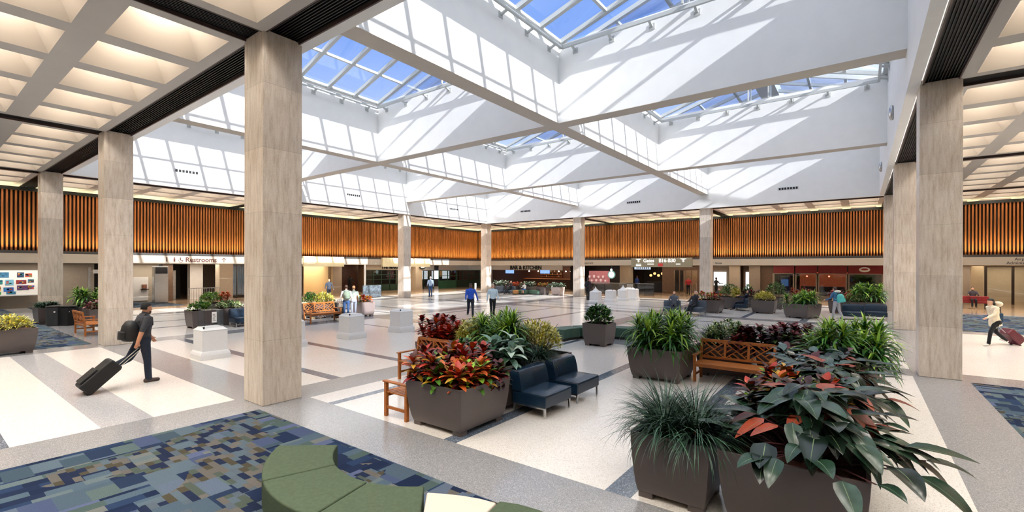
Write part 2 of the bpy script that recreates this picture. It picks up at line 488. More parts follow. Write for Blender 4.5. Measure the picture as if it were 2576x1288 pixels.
# ------------------------------------------------------------------ low coffered ceiling round the atrium
ce = MB()
def coffer_lines(lines, lo, hi):
    """breakpoints and their kind: 'g' grille, 'f' flat, 'c' coffer"""
    segs = []
    for k, c in enumerate(lines):
        segs.append((c - .335, c + .335, 'g'))
        x = c + .335 + .25
        n = 5
        end = lines[k + 1] - .335 if k + 1 < len(lines) else hi
        segs.append((c + .335, x, 'f'))
        while x + 1.56 < end + .05:
            segs.append((x, x + 1.56, 'c')); x += 1.56
            if x + .47 + 1.56 < end + .05: segs.append((x, x + .47, 'f')); x += .47
        segs.append((x, end, 'f'))
    return segs
usegs = coffer_lines(CU, CU[0], WALL_U); vsegs = coffer_lines(CV, CV[0], WALL_V)
for ua, ub_, ku in usegs:
    for va, vb_, kv in vsegs:
        um, vm = (ua + ub_) / 2, (va + vb_) / 2
        if CU[1] + .3 < um < CU[4] - .3 and CV[1] + .3 < vm < CV[4] - .3: continue
        if ku == 'g' or kv == 'g':
            z = ZC + .10
            if ku == kv: ce.box(ua - .01, ub_ + .01, va - .01, vb_ + .01, ZC + .045, ZC + .13, black)
            ce.quad((ua, va, z), (ua, vb_, z), (ub_, vb_, z), (ub_, va, z), black)
            # ribs of the black grille run along the strip
            if ku == 'g' and kv != 'g':
                for k in range(11):
                    x = ua + .05 + k * .057; ce.box(x - .009, x + .009, va, vb_, ZC + .055, ZC + .1, black)
                for x in (ua, ub_ - .03): ce.box(x, x + .03, va, vb_, ZC - .002, ZC + .1, brown)
            elif kv == 'g' and ku != 'g':
                for k in range(11):
                    y = va + .05 + k * .057; ce.box(ua, ub_, y - .009, y + .009, ZC + .055, ZC + .1, black)
                for y in (va, vb_ - .03): ce.box(ua, ub_, y, y + .03, ZC - .002, ZC + .1, brown)
        elif ku == 'c' and kv == 'c':
            t = .53; zt = ZC + 1.0
            p = [(ua, va, ZC), (ub_, va, ZC), (ub_, vb_, ZC), (ua, vb_, ZC)]
            q = [(ua + t, va + t, zt), (ub_ - t, va + t, zt), (ub_ - t, vb_ - t, zt), (ua + t, vb_ - t, zt)]
            for k in range(4):
                ce.quad(p[k], p[(k + 1) % 4], q[(k + 1) % 4], q[k], coffer_p)
            ce.quad(q[0], q[3], q[2], q[1], coffer_lamp)
        else:
            ce.quad((ua, va, ZC), (ua, vb_, ZC), (ub_, vb_, ZC), (ub_, va, ZC), ceilp)
tag(ce.build('ceiling'), kind='structure')

# roof slab over the low ceiling, so that only the wells let daylight in
rf = MB()
rf.box(-8, U0 - .02, -13.2, 54, 9.0, 9.2, white); rf.box(U1 + .02, 56, -13.2, 54, 9.0, 9.2, white)
rf.box(U0 - .02, U1 + .02, -13.2, V0 - .02, 9.0, 9.2, white); rf.box(U0 - .02, U1 + .02, V1 + .02, 54, 9.0, 9.2, white)
tag(rf.build('ceiling_roof'), kind='structure')

# ------------------------------------------------------------------ light wells
def vent(o_par, c, axis, m=black):
    e = empty('air_vent', c, 0)
    b = MB()
    for k in range(7):
        s = -.52 + k * .165
        if axis == 'u': b.box(s, s + .11, -.03, .0, -.07, .07, m)
        else: b.box(-.03, .0, s, s + .11, -.07, .07, m)
    f = MB()
    if axis == 'u': f.box(-.58, .66, -.012, .0, -.1, .1, alu)
    else: f.box(-.012, .0, -.58, .66, -.1, .1, alu)
    b.build('slot', e); f.build('frame', e)
    return e

pw = MB()
pw.box(U0 - .23, U0, V0 - .23, V1 + .23, ZC, ZT, white)
tag(pw.build('wall_near'), kind='structure')
pw = MB(); pw.box(U1, U1 + .23, V0 - .23, V1 + .23, ZC, ZT, white); tag(pw.build('wall_far'), kind='structure')
pw = MB(); pw.box(U0, U1, V0 - .23, V0, ZC, ZT, white); tag(pw.build('wall_right'), kind='structure')
pw = MB(); pw.box(U0, U1, V1, V1 + .23, ZC, ZT, white); tag(pw.build('wall_left'), kind='structure')
bm_ = MB()
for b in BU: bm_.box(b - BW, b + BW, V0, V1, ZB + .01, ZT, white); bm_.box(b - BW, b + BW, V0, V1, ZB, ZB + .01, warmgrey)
for b in BV:
    cuts = [U0] + [x for c in BU for x in (c - BW, c + BW)] + [U1]
    for k in range(0, 6, 2):
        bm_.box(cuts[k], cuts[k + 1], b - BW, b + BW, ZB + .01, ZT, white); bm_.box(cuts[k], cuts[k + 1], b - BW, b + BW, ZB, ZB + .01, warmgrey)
tag(bm_.build('beam'), kind='structure')

us = [U0, BU[0] - BW, BU[0] + BW, BU[1] - BW, BU[1] + BW, U1]
vs_ = [V0, BV[0] - BW, BV[0] + BW, BV[1] - BW, BV[1] + BW, V1]
n_sky = 0
for i in range(3):
    for j in range(3):
        a, b, c, d = us[2 * i], us[2 * i + 1], vs_[2 * j], vs_[2 * j + 1]
        n_sky += 1
        root = empty('window_%d' % n_sky, ((a + b) / 2, (c + d) / 2, ZT), kind='structure')
        hu, hv = (b - a) / 2, (d - c) / 2
        sl = .30; rb = .45                     # roof slope, half width of the ridge box
        zr = (hv - rb) * sl
        g = MB()
        for s in (-1, 1):
            g.quad((-hu, s * hv, .06), (hu, s * hv, .06), (hu, s * rb, .06 + zr), (-hu, s * rb, .06 + zr), skyglass)
            g.poly([(s * hu, -hv, .06), (s * hu, hv, .06), (s * hu, rb, .06 + zr), (s * hu, -rb, .06 + zr)], skyglass)
        g.build('glass_pane', root)
        r = MB()
        for s in (-1, 1):
            for k in range(8):
                x = -hu + .05 + k * (2 * hu - .1) / 7
                r.bar((x, s * hv, .02), (x, s * rb, .02 + zr), .15, .16, framep)
            for t in (0.06, 1.95, 3.6) if s > 0 else (0.06, 1.5, 3.0):
                r.bar((-hu, s * (hv - t), .03 + t * sl), (hu, s * (hv - t), .03 + t * sl), .11 if t > .1 else .20, .10, framep)
            for e in (-1, 1): r.bar((e * (hu - .03), s * rb, 0), (e * (hu - .03), s * rb, zr), .06, .06, framep)
        r.build('frame', root)
        rg = MB(); rg.box(-hu, hu, -rb, rb, zr - .12, zr + .48, framep); rg.build('ridge_beam', root)
        q = MB()
        zz = -.29; off = .30
        for (x0, y0, x1, y1) in ((-hu + off, -hv + off, hu - off, -hv + off), (-hu + off, hv - off, hu - off, hv - off),
                                 (-hu + off, -hv + off, -hu + off, hv - off), (hu - off, -hv + off, hu - off, hv - off)):
            q.bar((x0, y0, zz), (x1, y1, zz), .09, .12, framep)
        for k in range(7):
            t = -hu + .7 + k * (2 * hu - 1.4) / 6
            for s in (-1, 1):
                q.bar((t, s * (hv - off), zz - .02), (t, s * (hv + .0), zz - .12), .08, .06, framep); q.box(t - .10, t + .10, s * hv - .02, s * hv + .02, zz - .22, zz - .02, framep)
            t = -hv + .7 + k * (2 * hv - 1.4) / 6
            for s in (-1, 1):
                q.bar((s * (hu - off), t, zz - .02), (s * (hu + .0), t, zz - .12), .08, .06, framep); q.box(s * hu - .02, s * hu + .02, t - .10, t + .10, zz - .22, zz - .02, framep)
        q.build('rail', root)

for k, (c, where) in enumerate((((10.0, V1, 7.98), 'on the sunlit wall between the two left-hand columns'), ((20.85, V1, 8.0), 'on the sunlit wall right of the nearest column'),
                                ((31.65, V1, 8.03), 'on the sunlit wall in the far left corner bay'))):
    tag(vent(None, c, 'u'), 'black slotted air vent ' + where, 'vent', 'air vents in the high walls')
for c, where in (((U1, 25.6, 7.97), 'on the far shaded wall nearest the far corner'), ((U1, 14.8, 7.95), 'on the far shaded wall above the gates sign'),
                 ((U1, 3.9, 7.99), 'on the far shaded wall towards the right-hand columns')):
    tag(vent(None, c, 'v'), 'black slotted air vent ' + where, 'vent', 'air vents in the high walls')
for u, where in ((21.17, 'above the gap behind the nearest right column'), (32.19, 'farther off near the far corner')):
    e = empty('wall_speaker', (u, V0, 8.08), 0, 'grey oval speaker on right well wall ' + where, 'speaker', 'speakers on the right well wall')
    s = MB(); s.sphere((0, .05, 0), .16, steel, 8, (.8, .6, 1.7)); s.build('housing', e, smooth=True)
    s = MB(); s.box(-.06, .06, 0, .05, -.1, .1, alu); s.build('bracket', e)

# ------------------------------------------------------------------ columns
names = {(1, 2): 'nearest column, just left of the middle of the view', (1, 3): 'second column from the left, behind the walking man',
         (1, 4): 'leftmost column, beside the picture board', (2, 1): 'nearest right-hand column', (3, 1): 'right-hand column half hidden behind the nearest one',
         (4, 1): 'farthest column of the right-hand row', (4, 2): 'far column right of the gates sign', (4, 3): 'far column between the bar and the gates sign',
         (4, 4): 'far corner column between the two slat walls', (3, 4): 'far left column in front of the bright hanging sign',
         (2, 4): 'far left column hidden behind the nearest column', (1, 1): 'corner column just outside the right edge of the view'}
for (i, j), nm in names.items():
    b = MB(); b.box(-.384, .384, -.384, .384, 0, ZC + .045, trav)
    o = b.build('column', bevel=.012, loc=(CU[i], CV[j], 0))
    tag(o, 'square travertine column, ' + nm, 'column', 'travertine columns', 'structure')

# ------------------------------------------------------------------ slat walls, ledge and fascia
def slat_wall(name, horiz):
    b = MB()
    if horiz:                                   # along X at Y = WALL_V
        b.box(-7.9, WALL_U + .35, WALL_V + .22, WALL_V + .3, 3.3, 7.05, slatback)
        x = -7.6
        while x < WALL_U:
            b.box(x, x + .08, WALL_V, WALL_V + .16, 3.4, 6.86, slatwood); x += .172
        b.box(-7.9, WALL_U + .35, WALL_V - .06, WALL_V + .2, 6.86, 7.06, black)
    else:
        b.box(WALL_U + .22, WALL_U + .3, -12.9, WALL_V + .3, 3.3, 7.05, slatback)
        y = -12.7
        while y < WALL_V:
            b.box(WALL_U, WALL_U + .16, y, y + .08, 3.4, 6.86, slatwood); y += .172
        b.box(WALL_U - .06, WALL_U + .2, -12.9, WALL_V + .2, 6.86, 7.06, black)
    return tag(b.build(name), kind='structure')
slat_wall('wall_slats_left', True)
slat_wall('wall_slats_far', False)
fa = MB()
fa.box(-7.9, WALL_U - .42, WALL_V - .46, WALL_V - .40, 2.82, 3.34, fascia_m)
fa.box(-7.9, WALL_U + .3, WALL_V - .40, WALL_V + .3, 3.30, 3.36, darkledge)
fa.box(-7.9, WALL_U - .42, WALL_V - .445, WALL_V - .40, 3.34, 3.50, darkledge)
fa.box(-7.9, WALL_U + .3, WALL_V - .40, 54, 2.80, 2.86, warmgrey)
tag(fa.build('trim_left'), kind='structure')
fa = MB()
fa.box(WALL_U - .46, WALL_U - .40, -12.9, WALL_V - .40, 2.82, 3.34, fascia_m)
fa.box(WALL_U - .40, WALL_U + .3, -12.9, WALL_V + .3, 3.30, 3.36, darkledge)
fa.box(WALL_U - .445, WALL_U - .40, -12.9, WALL_V - .40, 3.34, 3.50, darkledge)
fa.box(WALL_U - .40, 56, -12.9, WALL_V - .40, 2.80, 2.86, warmgrey)
tag(fa.build('trim_far'), kind='structure')
# outer shell out of sight: behind the camera and beyond the shops
sh = MB()
sh.box(-8.2, -8.0, -13.2, 54, 0, 9.2, beige); tag(sh.build('wall_back'), kind='structure')
sh = MB(); sh.box(-8.2, 56, -13.4, -13.2, 0, 9.2, beige); tag(sh.build('wall_side'), kind='structure')
sh = MB(); sh.box(-8.2, 56, 54, 54.2, 0, 9.2, beige); sh.box(56, 56.2, -13.4, 54.2, 0, 9.2, beige); tag(sh.build('wall_outer'), kind='structure')
# ------------------------------------------------------------------ plants
def leafmat(name, c, rough=.38, var=.25, scale=9):
    return mat(name, c, rough, var=var, scale=scale, spec=.45)
G_DRAC = [leafmat('dracaena_leaf', '3f7a22'), leafmat('dracaena_leaf_light', '86ad3c'), leafmat('dracaena_leaf_dark', '2a5a1f')]
G_DRAC_TIP = [leafmat('dracaena_tip', 'a8c84a')]
G_BUSH_D = leafmat('croton_deep_green', '274a26')
G_CROT_R = [leafmat('croton_red', 'a8321c'), leafmat('croton_dark', '4a1a18'), leafmat('croton_orange', 'c8612a'), leafmat('croton_crimson', '8c1f1e'), leafmat('croton_gold', 'b58a2a'), leafmat('croton_green', '4f7a2a')]
G_CROT_D = [leafmat('croton_maroon', '5a1f22'), leafmat('croton_plum', '3a1618'), leafmat('croton_wine', '74262a'), leafmat('croton_olive', '44552a')]
G_CROT_X = G_CROT_R[:1] + G_CROT_R[2:3] + G_CROT_R[4:] + [G_CROT_D[1], leafmat('croton_lime', '86b53a')]
G_CROT_M = [G_CROT_D[3], G_CROT_D[1], G_CROT_X[-1], G_CROT_R[0], G_CROT_R[4], G_CROT_D[0], G_BUSH_D]
G_DIEF = [leafmat('dieffenbachia_silver', 'a9bfae', .3), leafmat('dieffenbachia_grey', '6e8f7c', .3), leafmat('dieffenbachia_dark', '2f5238', .3)]
G_YEL = [leafmat('shrub_yellow', 'd8cb55'), leafmat('shrub_pale', 'ebe39a'), leafmat('shrub_olive', 'a5a848')]
G_BUSH = [leafmat('bush_green', '3c6e2c'), leafmat('bush_dark', '254a24'), leafmat('bush_light', '6f9c45')]
G_VARI = [leafmat('variegated_cream', 'c8cf9a'), leafmat('variegated_green', '4f7a36'), leafmat('variegated_dark', '2c4f28')]
G_GRASS = [leafmat('grass_dark', '14271a', .4), leafmat('grass_mid', '1f3a27', .4), leafmat('grass_light', '3d5f48', .35)]
G_PHIL = [leafmat('philodendron_dark', '122017', .24), leafmat('philodendron_green', '22392a', .24), leafmat('philodendron_grey', '2f4639', .26)]
G_PHIL_R = [leafmat('philodendron_underside', '8a3a22', .4)]
G_RUB = [leafmat('rubber_leaf', '2b3f3c', .22), leafmat('rubber_leaf_grey', '4f6663', .22), leafmat('rubber_leaf_red', '5a2426', .3)]
STEM = mat('plant_stem', '4a3a2a', .7, var=.2)
PETIOLE = mat('petiole', '4a2428', .5, var=.2)
SOIL = mat('bark_mulch', '4a2b20', .95, var=.55, scale=42, bump=.6)
PROF = {'ell': lambda t: sin(pi * min(1, t ** .85)) ** .8 if 0 < t < 1 else 0.0,
        'strap': lambda t: min(1, t * 5 + .35) * (1 - t ** 3) ,
        'heart': lambda t: (sin(pi * t ** .6) ** .8 if 0 < t < 1 else 0.0),
        'blade': lambda t: (1 - t ** 2) * .9 + .1 * (1 - t)}

VEIN = leafmat('leaf_vein', '5f7350', .4)
VEIN_R = leafmat('leaf_vein_red', 'c25a4a', .4)
def leaf(b, p, d, L, W, droop, m, prof='ell', n=5, fold=.22, vein=None):
    d = Vector(d).normalized(); p = Vector(p)
    s = d.cross(Vector((0, 0, 1)))
    if s.length < .05: s = Vector((1, 0, 0))
    s.normalize()
    f = PROF[prof]; vs = []
    rot = Matrix.Rotation(-droop / n, 3, s)
    for i in range(n + 1):
        t = i / n; w = W * .5 * f(t)
        up = s.cross(d)
        vs += [p - s * w + up * (w * fold), p.copy(), p + s * w + up * (w * fold)]
        p = p + d * (L / n)
        d = rot @ d
    fs = []
    for i in range(n):
        a = 3 * i
        fs += [(a, a + 1, a + 4, a + 3), (a + 1, a + 2, a + 5, a + 4)]
    b.add(vs, fs, m)
    if vein:
        rv, fv = [], []
        for i in range(n + 1):
            l_, c_, r_ = vs[3 * i], vs[3 * i + 1], vs[3 * i + 2]
            k_ = .045 * (1 - .6 * i / n); u_ = (c_ - l_).cross(r_ - c_)
            u_ = u_.normalized() * .002 if u_.length > 1e-9 else Vector((0, 0, .002))
            rv += [c_ + (l_ - c_) * k_ - u_, c_ + (r_ - c_) * k_ - u_, c_ + (l_ - c_) * k_ + u_, c_ + (r_ - c_) * k_ + u_]
        for i in range(n):
            a = 4 * i; fv += [(a, a + 1, a + 5, a + 4), (a + 2, a + 3, a + 7, a + 6)]
        b.add(rv, fv, vein)

def dirv(az, el): return (cos(az) * cos(el), sin(az) * cos(el), sin(el))

def rosette(b, R, p, n, L, W, e0, e1, droop, mats, prof, seg, fold=.22):
    off = R.random() * 6.28
    for k in range(n):
        t = k / max(1, n - 1)
        el = e0 + (e1 - e0) * t + R.uniform(-.12, .12)
        az = off + k * 2.4 + R.uniform(-.2, .2)
        leaf(b, (p[0], p[1], p[2] - .10 * t * L / .3), dirv(az, el), L * R.uniform(.8, 1.15) * (.75 + .25 * t), W * R.uniform(.85, 1.15),
             droop * R.uniform(.7, 1.3), mats[int(R.random() * len(mats))], prof, seg, fold)

def scatter(R, n, rx, ry):
    out = []
    for k in range(n):
        best = None
        for _ in range(8):
            c = (R.uniform(-rx, rx), R.uniform(-ry, ry))
            dd = min([(c[0] - o[0]) ** 2 + (c[1] - o[1]) ** 2 for o in out] or [9])
            if best is None or dd > best[0]: best = (dd, c)
        out.append(best[1])
    return out

def grow(kind, x, y, z, rx, ry, H, seed=1, q=1.0, mats=None, ls=1.0):
    """one plant mass as a mesh builder; q thins distant plants"""
    R = random.Random(seed); b = MB()
    seg = 5 if q > .7 else (3 if q > .3 else 2)
    A = max(.2, rx * ry)
    if kind == 'croton':
        M = mats or G_CROT_R
        for sx, sy in scatter(R, max(3, int(24 * A / .36 * min(1, q + .2))), rx * .85, ry * .85):
            h = H * R.uniform(.55, .95) * (1 - .25 * (sx / max(rx, .1)) ** 2); top = (x + sx * 1.15, y + sy * 1.15, z + h)
            b.tube([(x + sx, y + sy, z), top], .012, STEM, 5, False)
            mm = [M[int(R.random() * len(M))] for _ in range(2)] + M[:2]
            rosette(b, R, top, int(16 * min(1, q + .25)), .27, .10 if q > .7 else .12, 1.25, .1, .8, mm, 'ell', seg)
            rosette(b, R, (x + sx * 1.05, y + sy * 1.05, z + h * .55), int(12 * min(1, q + .1)), .26, .10, .7, -.15, .7, M, 'ell', seg)
            if q > .7: rosette(b, R, (x + sx, y + sy, z + h * .25), 8, .25, .10, .5, -.1, .6, M[1::2] or M, 'ell', 3)
    elif kind == 'dracaena':
        M = mats or G_DRAC
        for sx, sy in scatter(R, max(3, int(13 * A / .3 * min(1, q + .2))), rx * .85, ry * .85):
            h = H * R.uniform(.45, .85); top = (x + sx, y + sy, z + h)
            b.tube([(x + sx, y + sy, z), top], .016, STEM, 5, False)
            rosette(b, R, top, int(36 * min(1, q + .2)), .60 * (H / .8) ** .3, .05 if q > .6 else .085, 1.2, -.1, 1.5, M, 'strap', seg, .3)
            rosette(b, R, (top[0], top[1], top[2] + .05), int(10 * min(1, q + .3)), .44, .045, 1.4, .8, .5, G_DRAC_TIP + M[1:2], 'strap', seg, .3)
            rosette(b, R, (x + sx, y + sy, z + h * .5), int(24 * min(1, q)), .54, .055, .5, -.2, 1.4, M[::2], 'strap', seg, .3)
    elif kind == 'dieffenbachia':
        M = mats or G_DIEF
        for sx, sy in scatter(R, max(3, int(13 * A / .3 * min(1, q + .2))), rx * .85, ry * .85):
            h = H * R.uniform(.45, .85); top = (x + sx * 1.1, y + sy * 1.1, z + h)
            b.tube([(x + sx, y + sy, z), top], .015, STEM, 5, False)
            rosette(b, R, top, int(13 * min(1, q + .3)), .40, .135, 1.0, -.1, 1.1, M, 'ell', seg, .3)
            rosette(b, R, (x + sx, y + sy, z + h * .5), int(8 * min(1, q)), .38, .13, .5, -.3, 1.1, M[1:], 'ell', seg, .3)
    elif kind in ('shrub', 'bush', 'variegated'):
        M = mats or {'shrub': G_YEL, 'bush': G_BUSH, 'variegated': G_VARI}[kind]
        L, W = {'shrub': (.15, .034), 'bush': (.11, .05), 'variegated': (.10, .045)}[kind]; L, W = L * ls, W * ls
        n = int(480 * A / .3 * max(.16, q)); k_ = 1 if q > .6 else (1.35 if q > .3 else 1.8)
        for sx, sy in scatter(R, max(4, int(8 * A / .3)), rx * .6, ry * .6):
            b.tube([(x + sx * .5, y + sy * .5, z), (x + sx, y + sy, z + H * .6), (x + sx * 1.4, y + sy * 1.4, z + H * .85)], [.012, .008, .004], STEM, 5, False)
        for k in range(n):
            az = R.random() * 6.283; r = sqrt(R.random()); el = R.random() ** .7
            px = x + rx * r * cos(az) * (1.08 - .25 * el); py = y + ry * r * sin(az) * (1.08 - .25 * el)
            pz = z + H * (.12 + .8 * el * (1 - .45 * r * r))
            o = atan2(py - y, px - x)
            for c in range(3 if kind != 'shrub' else 4):
                leaf(b, (px, py, pz), dirv(o + R.uniform(-1.6, 1.6), R.uniform(-.2, 1.2)), L * k_ * R.uniform(.7, 1.2), W * k_, R.uniform(.2, .9),
                     M[int(R.random() ** 1.2 * len(M))], 'ell', 3 if q > .6 else 2, .15)
    elif kind == 'grass':
        M = mats or G_GRASS
        for sx, sy in [(-.5, .25), (.45, -.3), (.4, .5), (-.35, -.55)]:
            cx, cy = x + sx * rx, y + sy * ry
            for k in range(int(330 * q)):
                az = R.random() * 6.283; el = R.uniform(.55, 1.45); r = R.random() * .10
                leaf(b, (cx + r * cos(az), cy + r * sin(az), z), dirv(az, el), H * R.uniform(.8, 1.45), .017 if q > .6 else .02, R.uniform(.9, 2.3) * (1.6 - el * .5),
                     M[int(R.random() * len(M))], 'blade', 7 if q > .6 else 4, .25)
    elif kind == 'philodendron':
        M = mats or G_PHIL
        n = int(135 * A / .36 * q)
        for k in range(n):
            az = R.random() * 6.283; rr = R.uniform(.15, 1.0) if k % 5 < 3 else R.uniform(.05, .62); el = (1 - rr) * 1.0 + R.uniform(.0, .3)
            ex = x + rx * 1.4 * rr * cos(az); ey = y + ry * 1.4 * rr * sin(az); ez = z + H * (.35 + .65 * (1 - rr * rr) + R.uniform(-.1, .12))
            sx, sy = x + .3 * rx * rr * cos(az), y + .3 * ry * rr * sin(az)
            b.tube([(sx, sy, z), ((sx + ex) / 2 - .0, (sy + ey) / 2, z + (ez - z) * .75), (ex, ey, ez)], [.012, .009, .006], PETIOLE, 5, False)
            L = R.uniform(.30, .50)
            m = G_PHIL_R[0] if R.random() < .07 else M[int(R.random() * len(M))]
            leaf(b, (ex, ey, ez), dirv(az + R.uniform(-.5, .5), R.uniform(-.7, .35)), L, L * .47, R.uniform(.2, .9), m, 'heart', 7, .2, VEIN)
    elif kind == 'rubber':
        M = mats or G_RUB
        for sx, sy in scatter(R, max(4, int(12 * A / .3)), rx * .8, ry * .8):
            h = H * R.uniform(.6, 1.0)
            b.tube([(x + sx, y + sy, z), (x + sx * 1.2, y + sy * 1.2, z + h)], .012, STEM, 5, False)
            for lv in (.55, .75, 1.0):
                rosette(b, R, (x + sx * 1.2 * lv, y + sy * 1.2 * lv, z + h * lv), int(7 * q + 2), .30, .15, .9, -.1, .7, M, 'ell', 5, .2)
    return b

PLANT_NAME = {'croton': 'croton', 'dracaena': 'dracaena', 'dieffenbachia': 'dieffenbachia', 'shrub': 'yellow_shrub', 'bush': 'leafy_bush',
              'variegated': 'variegated_bush', 'grass': 'grass_clump', 'philodendron': 'philodendron', 'rubber': 'rubber_plant'}
POT = mat('planter_bronze', '574e4c', .35, var=.05, scale=3, spec=.5)
POT_IN = mat('planter_liner', '2c2624', .8)
POT_PINK = mat('planter_pale', '8f807c', .4, var=.04)

def planter(x, y, w, d, label, plants, h=.75, rz=0.0, pot=None, group='tapered planters', name='planter'):
    root = empty(name, (x, y, 0), rz, label, 'planter', group)
    m = pot or POT
    b = MB()
    prof = [(.425, .065), (.447, .16), (.467, .30), (.483, .46), (.494, .62), (.5, h)]
    rings = [[(sx * w * s, sy * d * s, z) for sx, sy in ((-1, -1), (1, -1), (1, 1), (-1, 1))] for s, z in prof]
    ins = [[(sx * (w * .5 - .035), sy * (d * .5 - .035), z) for sx, sy in ((-1, -1), (1, -1), (1, 1), (-1, 1))] for z in (h, h - .12)]
    b.loft(rings, m, True, True, False)
    b.loft([rings[-1], ins[0]], m, True, False, False)
    b.loft([ins[0], ins[1]], POT_IN, True, False, False)
    b.build('pot', root, bevel=.012)
    for sx in (-1, 1):
        for sy in (-1, 1):
            f = MB(); cx, cy = sx * (w * .425 - .09), sy * (d * .425 - .09); f.box(cx - .08, cx + .08, cy - .08, cy + .08, 0, .07, m)
            f.build('foot', root)
    s = MB(); hw, hd = w * .5 - .036, d * .5 - .036
    n = 8; zs = h - .075
    vs = []; R = random.Random(int(x * 91 + y * 17))
    for i in range(n + 1):
        for j in range(n + 1): vs.append((-hw + 2 * hw * i / n, -hd + 2 * hd * j / n, zs + R.uniform(-.012, .012)))
    s.add(vs, [(i * (n + 1) + j, (i + 1) * (n + 1) + j, (i + 1) * (n + 1) + j + 1, i * (n + 1) + j + 1) for i in range(n) for j in range(n)], SOIL)
    s.build('mulch', root)
    for p in plants:
        kind, px, py, rx, ry, H = p[:6]; kw = p[6] if len(p) > 6 else {}
        g = grow(kind, px, py, zs, rx, ry, H, **kw)
        g.build(PLANT_NAME[kind], root, smooth=True)
    return root

BIG = 1.26
# --- island in the middle of the view: crotons in front, two benches, two lounge chairs
planter(5.80, 5.45, BIG, BIG, 'big planter of red, orange and green crotons, nearest one left of the navy chairs',
        [('croton', -.22, .28, .36, .34, .50, dict(seed=3, mats=G_CROT_R)), ('croton', .30, .12, .30, .40, .60, dict(seed=5, mats=G_CROT_R)),
         ('croton', -.2, -.30, .36, .26, .40, dict(seed=6, mats=G_CROT_X)), ('croton', .32, -.35, .26, .2, .3, dict(seed=7, mats=G_CROT_D))])
planter(7.14, 5.72, BIG, BIG, 'planter of silver-green broad leaves directly behind the nearer navy chair',
        [('dieffenbachia', .05, -.12, .52, .46, .64, dict(seed=11)), ('bush', -.45, .42, .22, .2, .62, dict(seed=12)), ('grass', .45, .2, .3, .5, .5, dict(seed=13, q=.7))])
planter(8.42, 5.72, BIG, BIG, 'planter of dark grassy leaves and yellow shrub behind the farther navy chair',
        [('grass', -.25, -.1, .45, .55, .46, dict(seed=15, q=.8)), ('shrub', .30, .10, .52, .55, .82, dict(seed=16)), ('dracaena', -.38, .4, .26, .26, .95, dict(seed=17))])
planter(8.55, 7.02, BIG, BIG, 'planter with tall dracaena and yellow shrub between the red crotons and the navy chairs',
        [('dracaena', -.1, -.2, .45, .4, .85, dict(seed=21)), ('shrub', -.15, .34, .58, .38, .74, dict(seed=22))])
planter(8.55, 8.32, BIG, BIG, 'planter of deep red crotons behind the bench seen end-on',
        [('croton', -.15, .25, .48, .38, .72, dict(seed=24, mats=G_CROT_R[:4])), ('shrub', .1, -.4, .5, .25, .62, dict(seed=25)), ('croton', -.3, -.2, .3, .35, .55, dict(seed=26, mats=G_CROT_R[:1]))])
# --- single planter in the middle of the floor
planter(14.42, 7.06, .85, .85, 'small square planter of glossy green bush between two green benches', [('bush', 0, 0, .46, .46, .72, dict(seed=31, mats=G_BUSH, ls=1.35))])
# --- island on the right
planter(11.14, 3.80, BIG, BIG, 'planter of bright green dracaena left of the right-hand bench', [('dracaena', 0, 0, .64, .62, .85, dict(seed=41))])
planter(12.46, 2.60, BIG, BIG, 'planter of cream-speckled bushes behind the left half of the right-hand bench',
        [('variegated', 0, 0, .6, .58, .72, dict(seed=43)), ('grass', .3, .4, .3, .2, .5, dict(seed=44, q=.6)), ('croton', -.35, -.4, .25, .2, .5, dict(seed=45, mats=G_CROT_D))])
planter(12.46, 1.28, BIG, BIG, 'planter of dark red crotons behind the right half of the right-hand bench',
        [('croton', -.05, .1, .55, .5, .64, dict(seed=46, mats=G_CROT_D)), ('bush', .45, .2, .2, .4, .5, dict(seed=47))])
planter(11.36, .20, BIG, .90, 'planter of two bright dracaenas at the far right end of the right-hand island',
        [('dracaena', -.1, .28, .45, .32, .88, dict(seed=51)), ('dracaena', .25, -.28, .42, .32, .88, dict(seed=52))])
planter(5.53, 1.68, .86, .86, 'nearest planter of long dark grassy blades in front of the right-hand island', [('grass', 0, 0, .42, .42, .62, dict(seed=55))])
planter(5.74, .55, BIG, BIG, 'nearest planter of big dark philodendron leaves in the lower right corner', [('philodendron', -.05, -.12, .62, .68, .46, dict(seed=57, q=1.0)), ('philodendron', .1, -.1, .3, .4, .66, dict(seed=58, q=.6))])
planter(7.02, .55, BIG, BIG, 'planter of mixed yellow and red crotons behind the nearest philodendron',
        [('croton', -.2, .25, .40, .35, .46, dict(seed=61, mats=G_CROT_M)), ('croton', .1, -.1, .5, .3, .50, dict(seed=62, mats=G_CROT_M)), ('philodendron', .15, -.3, .5, .35, .45, dict(seed=63, q=.6))])
planter(8.30, .55, BIG, BIG, 'planter of spreading dark philodendron third back along the right-hand island',
        [('philodendron', .0, -.15, .6, .5, .5, dict(seed=65, q=.9)), ('croton', -.2, .4, .4, .2, .4, dict(seed=66, mats=G_CROT_X))])
planter(9.58, .55, BIG, BIG, 'planter of grey-green rubber plants beside the right end of the bench',
        [('rubber', 0, .1, .55, .5, .52, dict(seed=67)), ('philodendron', .2, -.3, .5, .4, .5, dict(seed=68, q=.5))])
